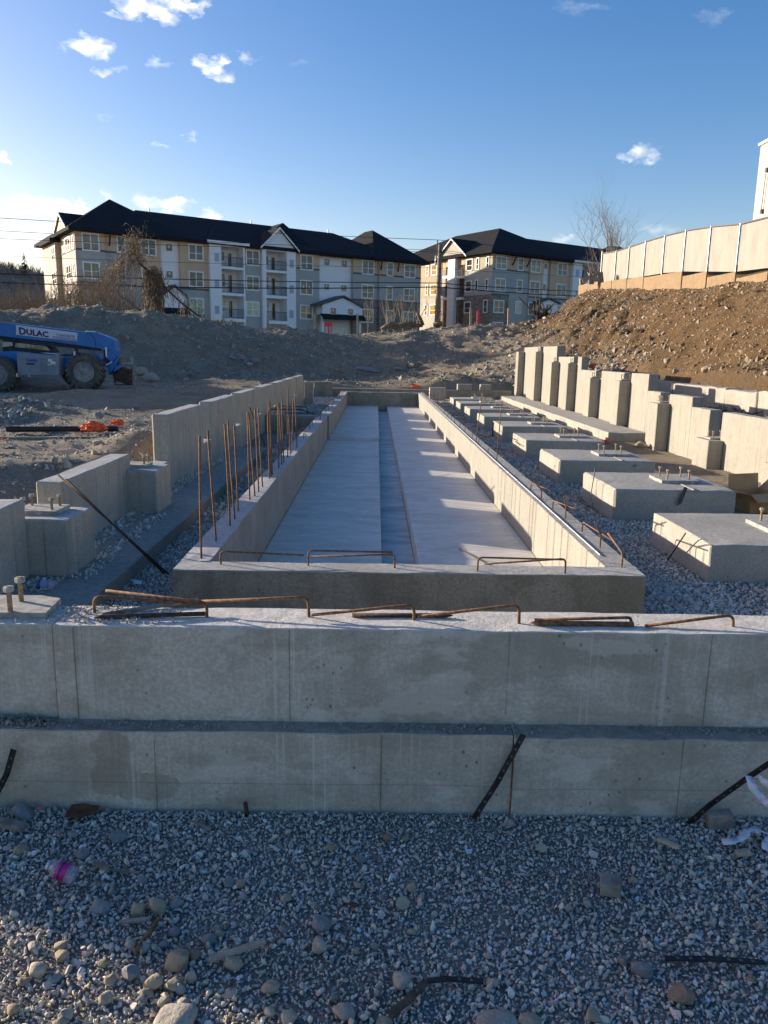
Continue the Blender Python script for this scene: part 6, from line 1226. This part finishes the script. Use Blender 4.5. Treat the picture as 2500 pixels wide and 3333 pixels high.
# painted timber plank on the pale dirt
a, b = az(0, 1432, .34), az(325, 1430, .36); pk_ = empty('timber_plank', a, 'long grey plank with a red painted end on the pale dirt at left', 'plank'); a2 = a.lerp(b, .08)
MB().bar(a-(b-a)*.5, a2, .05, .09).build('painted_end', simple('red_paint_faded', (.45, .10, .06), .8), pk_); MB().bar(a2, b, .05, .085).build('plank', WOODG, pk_)
tag(strap('torn_strap', [az(10, 1460, .35), az(35, 1455, .37), az(66, 1459, .35)], .07, 'crumpled black rag on the pale dirt near the left edge'), cat='rag')
# cardboard box behind pad two
bx = empty('cardboard_box', (4.35, 8.6, -.05), 'open brown cardboard box with raised flaps behind the second pad', 'box')
def B_(x, y, z): a = .35; return Vector((4.42+x*math.cos(a)-y*math.sin(a), 8.75+x*math.sin(a)+y*math.cos(a), -.06+z))
hw, hd, hh = .23, .17, .22; th = .006
for p_, q_, ax2 in ((B_(-hw, -hd, 0), B_(hw, -hd, 0), 0), (B_(hw, -hd, 0), B_(hw, hd, 0), 0), (B_(hw, hd, 0), B_(-hw, hd, 0), 0), (B_(-hw, hd, 0), B_(-hw, -hd, 0), 0)):
    n_ = (q_-p_).cross(Vector((0, 0, 1))).normalized(); MB().prism([p_, q_, q_+Vector((0, 0, hh)), p_+Vector((0, 0, hh))], -n_*th).build('side', CARD, bx)
for p_, q_, d in ((B_(-hw, -hd, hh), B_(hw, -hd, hh), Vector((0, -.19, -.06))), (B_(hw, hd, hh), B_(-hw, hd, hh), Vector((.02, .08, .17))), (B_(hw, -hd, hh), B_(hw, hd, hh), Vector((.13, .02, .12))), (B_(-hw, hd, hh), B_(-hw, -hd, hh), Vector((-.20, 0, .03)))):
    MB().prism([p_, q_, q_+d, p_+d], (0, 0, .006)).build('flap', CARD, bx)
tag(MB().prism([B_(-hw, -hd, .004), B_(hw, -hd, .004), B_(hw, hd, .004), B_(-hw, hd, .004)], (0, 0, .004)).build('bottom', CARD, bx))
# bottles
def clearm(name, c, rough=.12): t = NT(name); return t.done(c, rough, None, Transmission_Weight=.75, IOR=1.33)
PET = clearm('clear_plastic', (.80, .82, .86)); 
def bottle(c, d, L, r, label, band, cap):
    d = Vector(d).normalized(); root = empty('plastic_bottle', c, label, 'bottle'); c = Vector(c)
    MB().lathe(c, d, [(0, r*.75), (L*.02, r*.95), (L*.05, r), (L*.10, r*.96), (L*.14, r), (L*.24, r), (L*.52, r), (L*.56, r*.95), (L*.60, r), (L*.70, r*.93), (L*.80, r*.62), (L*.87, r*.40), (L*.91, r*.38)], 24).build('bottle_body', PET, root, smooth=True)
    MB().lathe(c+d*L*.90, d, [(0, r*.46), (L*.085, r*.46)], 18).build('cap', cap, root)
    if band: MB().lathe(c+d*L*.27, d, [(0, r*1.02), (L*.33, r*1.02)], 24).build('paper_label', band, root, smooth=True); MB().lathe(c+d*L*.45, d, [(0, r*1.03), (L*.05, r*1.03)], 24).build('label_stripe', simple('label_dark', (.03, .02, .05), .5), root, smooth=True)
    return root
WCAP = simple('white_cap', (.72, .74, .78), .4)
a = az(*zf1(455, 140), .03); b = az(*zf1(278, 72), .060); dr = (b-a); bottle(a+Vector((0, 0, .004)), dr, min(dr.length*1.0, .20), .0265, 'clear water bottle with a magenta label lying on the gravel at left', simple('magenta_label', (.62, .02, .30), .45, .25, 14), WCAP)
a = az(412/2.37, 1350+1310/2.37, .135); b = az(215/2.37, 1350+1300/2.37, .135); bottle(a, b-a, (b-a).length, .030, 'crushed clear water bottle lying on the left footing beside the near pier', simple('blue_label', (.25, .4, .7), .5), WCAP)
# timber bits
def plank(pa_, pb_, w, th, mat, lb, z=.012, name='wood_offcut', cat='wood'):
    a, b = az(*pa_, z), az(*pb_, z+.004); o = MB().bar(a, b, w, th).build(name, mat); md = o.modifiers.new('b', 'BEVEL'); md.width = .0015; return tag(o, lb, cat)
PINE = simple('pale_pine', (.42, .36, .26), .8, .15, 14, .001, 90, True)
plank(zf1(1258, 632), zf1(1592, 520), .021, .008, PINE, 'thin pale wooden lath lying on the gravel left of centre', .022, 'wooden_lath')
plank(zf1(715, 408), zf1(902, 388), .012, .009, WOODG, 'short weathered stick touching the paired cobbles', .012, 'wood_stick'); plank(zf1(805, 590), zf1(958, 380), .010, .008, RUST, 'rusty brown stick pointing up at the triangular cobble', .018, 'rusty_stick')
plank(zg1(568, 1030), zg1(650, 1058), .02, .008, WOODG, 'short wood splinter right of the bottle', .018, 'wood_splinter'); plank(zg1(655, 1066), zg1(835, 1088), .008, .006, WOODG, 'dark twig continuing right of the wood splinter', .012, 'twig')
plank(zg1(1155, 778), zg1(1262, 828), .010, .007, WOODG, 'twig lying on the gravel near the footing left of centre', .014, 'twig')
plank(zg3(1000, 790), zg3(1120, 845), .020, .012, PINE, 'small pine offcut lying on the gravel at right', .018); plank(zg3(1468, 880), zg3(1552, 872), .024, .014, PINE, 'short pine offcut by the white ribbon at the right edge', .016)
plank(zg1(-60, 770), zg1(140, 815), .035, .02, WOODG, 'grey plank end at the far left below the footing', .016)
def blockw(c, sx, sy, sz, rz, mat, lb):
    o = MB().box(-sx/2, sx/2, -sy/2, sy/2, 0, sz).build('wood_block', mat); o.location = c; o.rotation_euler = (.06, -.05, rz); md = o.modifiers.new('b', 'BEVEL'); md.width = .002; return tag(o, lb, 'wood block')
q = az(*zf3(722, 248), .0); blockw((q.x, q.y+.02, .002), .062, .062, .042, -.25, WOODG, 'square grey wood block on the gravel at right centre')
q = az(*zg3(1378, 742), .0); blockw((q.x, q.y+.02, .0), .085, .04, .062, .05, WOODG, 'grey wood block standing against the footing at right')
# straps in the gravel and leaning on the footing
strap('perforated_strap', [az(*zf2(862, 965), .012), az(*zf2(970, 880), .02), az(*zf2(1085, 762), .022)], .022, 'muddy lower arm of the bent strap near the bottom centre', simple('muddy_strap', (.075, .06, .04), .8, .3, 20)); strap('perforated_strap', [az(*zf2(1085, 762), .022), az(*zf2(1210, 748), .03), az(*zf2(1425, 764), .022)], .017, 'black upper arm of the bent strap near the bottom centre')
strap('perforated_strap', [az(*zf3(1040, 625), .014), az(*zf3(1350, 630), .02), az(*zf3(1640, 650), .014)], .018, 'long black strap lying on the gravel at the right edge')
yf = 2.545
strap('perforated_strap', [az(*zg2(1368, 762), .0), ay(*zg2(1500, 560), yf-.02), ay(*zg3(192, 168), yf-.015)], .021, 'black perforated strap leaning against the footing right of centre', up=(0, 1, 0))
strap('perforated_strap', [az(*zg1(-60, 690), .0), ay(*zg1(40, 500), yf-.02), ay(*zg1(82, 350), yf-.03)], .021, 'black strap leaning against the footing at the left edge', up=(0, 1, 0))
yr = 2.46; sR = [az(*zg3(1180, 702), .0), ay(*zg3(1310, 590), yr), ay(*zg3(1560, 410), yr-.08), ay(*zg3(1720, 305), yr-.12)]
strap('perforated_strap', sR, .021, 'long black strap leaning out at the right edge with white ribbon tied on', up=(0, 1, 0))
q = ay(*zg1(1482, 690), yf-.01); tag(MB().tube([(q.x, q.y, -.02), (q.x-.004, q.y-.01, .045)], .008, 6).build('rebar_stub', RUST_D), 'rusty rebar stub sticking up at the foot of the footing', 'rebar')
RIB = simple('white_ribbon', (.68, .70, .76), .6, .04)
def ribbon(pts, w, lb, up=(0, 1, 0)):
    pts = fillet(pts, .04, 5); mb = MB(); upv_ = Vector(up); n = len(pts); vs = []
    for i, p_ in enumerate(pts):
        d = (pts[min(i+1, n-1)]-pts[max(i-1, 0)]).normalized(); s_ = d.cross(upv_).normalized()*w/2; tw = Vector((0, math.sin(i*.7)*.004, math.cos(i*.9)*.003)); vs += [p_-s_+tw, p_+s_-tw]
    mb.add(vs, [(2*i, 2*i+1, 2*i+3, 2*i+2) for i in range(n-1)]); o = mb.build('white_ribbon', RIB, smooth=True); md = o.modifiers.new('s', 'SOLIDIFY'); md.thickness = .001; return tag(o, lb, 'ribbon')
Zr = lambda x, y, Y: ay(2200+x/4.917, 2450+y/4.917, Y)
ribbon([Zr(1160, 370, 2.36), Zr(1230, 560, 2.33), Zr(1340, 700, 2.32), Zr(1440, 800, 2.31), Zr(1560, 830, 2.3)], .024, 'white ribbon hanging in a loop from the leaning strap at the right edge')
ribbon([Zr(1240, 410, 2.36), Zr(1330, 400, 2.34), Zr(1420, 470, 2.32), Zr(1540, 560, 2.3)], .022, 'short upper tail of white ribbon on the leaning strap at the right edge')
Zg = lambda x, y, z: az(2200+x/4.917, 2450+y/4.917, z)
ribbon([Zg(740, 1430, .02), Zg(950, 1410, .025), Zg(1080, 1360, .03), Zg(1150, 1240, .035), Zg(1300, 1230, .035), Zg(1560, 1330, .03)], .026, 'white ribbon lying on the gravel by the right edge', up=(0, 0, 1))
ribbon([Zg(1430, 1560, .02), Zg(1425, 1450, .03), Zg(1470, 1370, .035), Zg(1560, 1350, .03)], .02, 'curl of white ribbon at the very right edge of the gravel', up=(0, 0, 1))
def scrap(f, pts, mat, lb, name, cat='scrap', z=.02):
    P3 = [az(*f(x, y), z+random.uniform(0, .008)) for x, y in pts]; o = MB().prism(P3, (0, 0, .003)).build(name, mat); return tag(o, lb, cat)
scrap(zg1, [(385, 755), (430, 685), (500, 676), (598, 690), (575, 735), (470, 762)], simple('wet_brown_board', (.13, .05, .02), .45, .3, 25), 'wet brown piece of board lying against the footing at left', 'brown_board_scrap')
scrap(zg1, [(328, 852), (362, 836), (370, 848), (340, 860)], simple('pink_scrap', (.55, .18, .15), .7), 'tiny pink scrap above the bottle', 'pink_scrap'); scrap(zg1, [(215, 705), (235, 688), (262, 700), (240, 712)], MATS['pink_scrap'], 'pink scrap right of the grey lump at far left', 'pink_scrap')
scrap(zg2, [(1318, 955), (1358, 950), (1352, 975), (1322, 976)], simple('paper_scrap', (.6, .63, .72), .7), 'small white paper scrap in the gravel right of centre', 'paper_scrap'); scrap(zf2, [(608, 300), (640, 292), (697, 306), (650, 325)], MATS['wet_brown_board'], 'dark brown leaf like scrap in the middle of the gravel', 'brown_scrap')
scrap(lambda x, y: (x/2.37, 1350+y/2.37), [(1005, 1270), (1100, 1285), (1090, 1310), (1040, 1305)], MATS['paper_scrap'], 'crumpled white paper in the left gravel gap', 'paper_scrap', z=.0)
q = az(*zf2(942, 295), .016); tag(MB().lathe(q, (.1, -.3, 1), [(0, .006), (0, .021), (.003, .021), (.003, .006)], 18).build('washer', simple('yellowed_plastic', (.40, .38, .24), .6)), 'round yellowish washer with a dark hole in the gravel', 'washer')
q = az(*zg3(300, 848), .014); tag(MB().lathe(q, (.1, -.3, 1), [(0, .005), (0, .018), (.003, .018), (.003, .005)], 14).build('washer', MATS['yellowed_plastic']), 'dull brass coloured washer below the right half of the footing', 'washer')
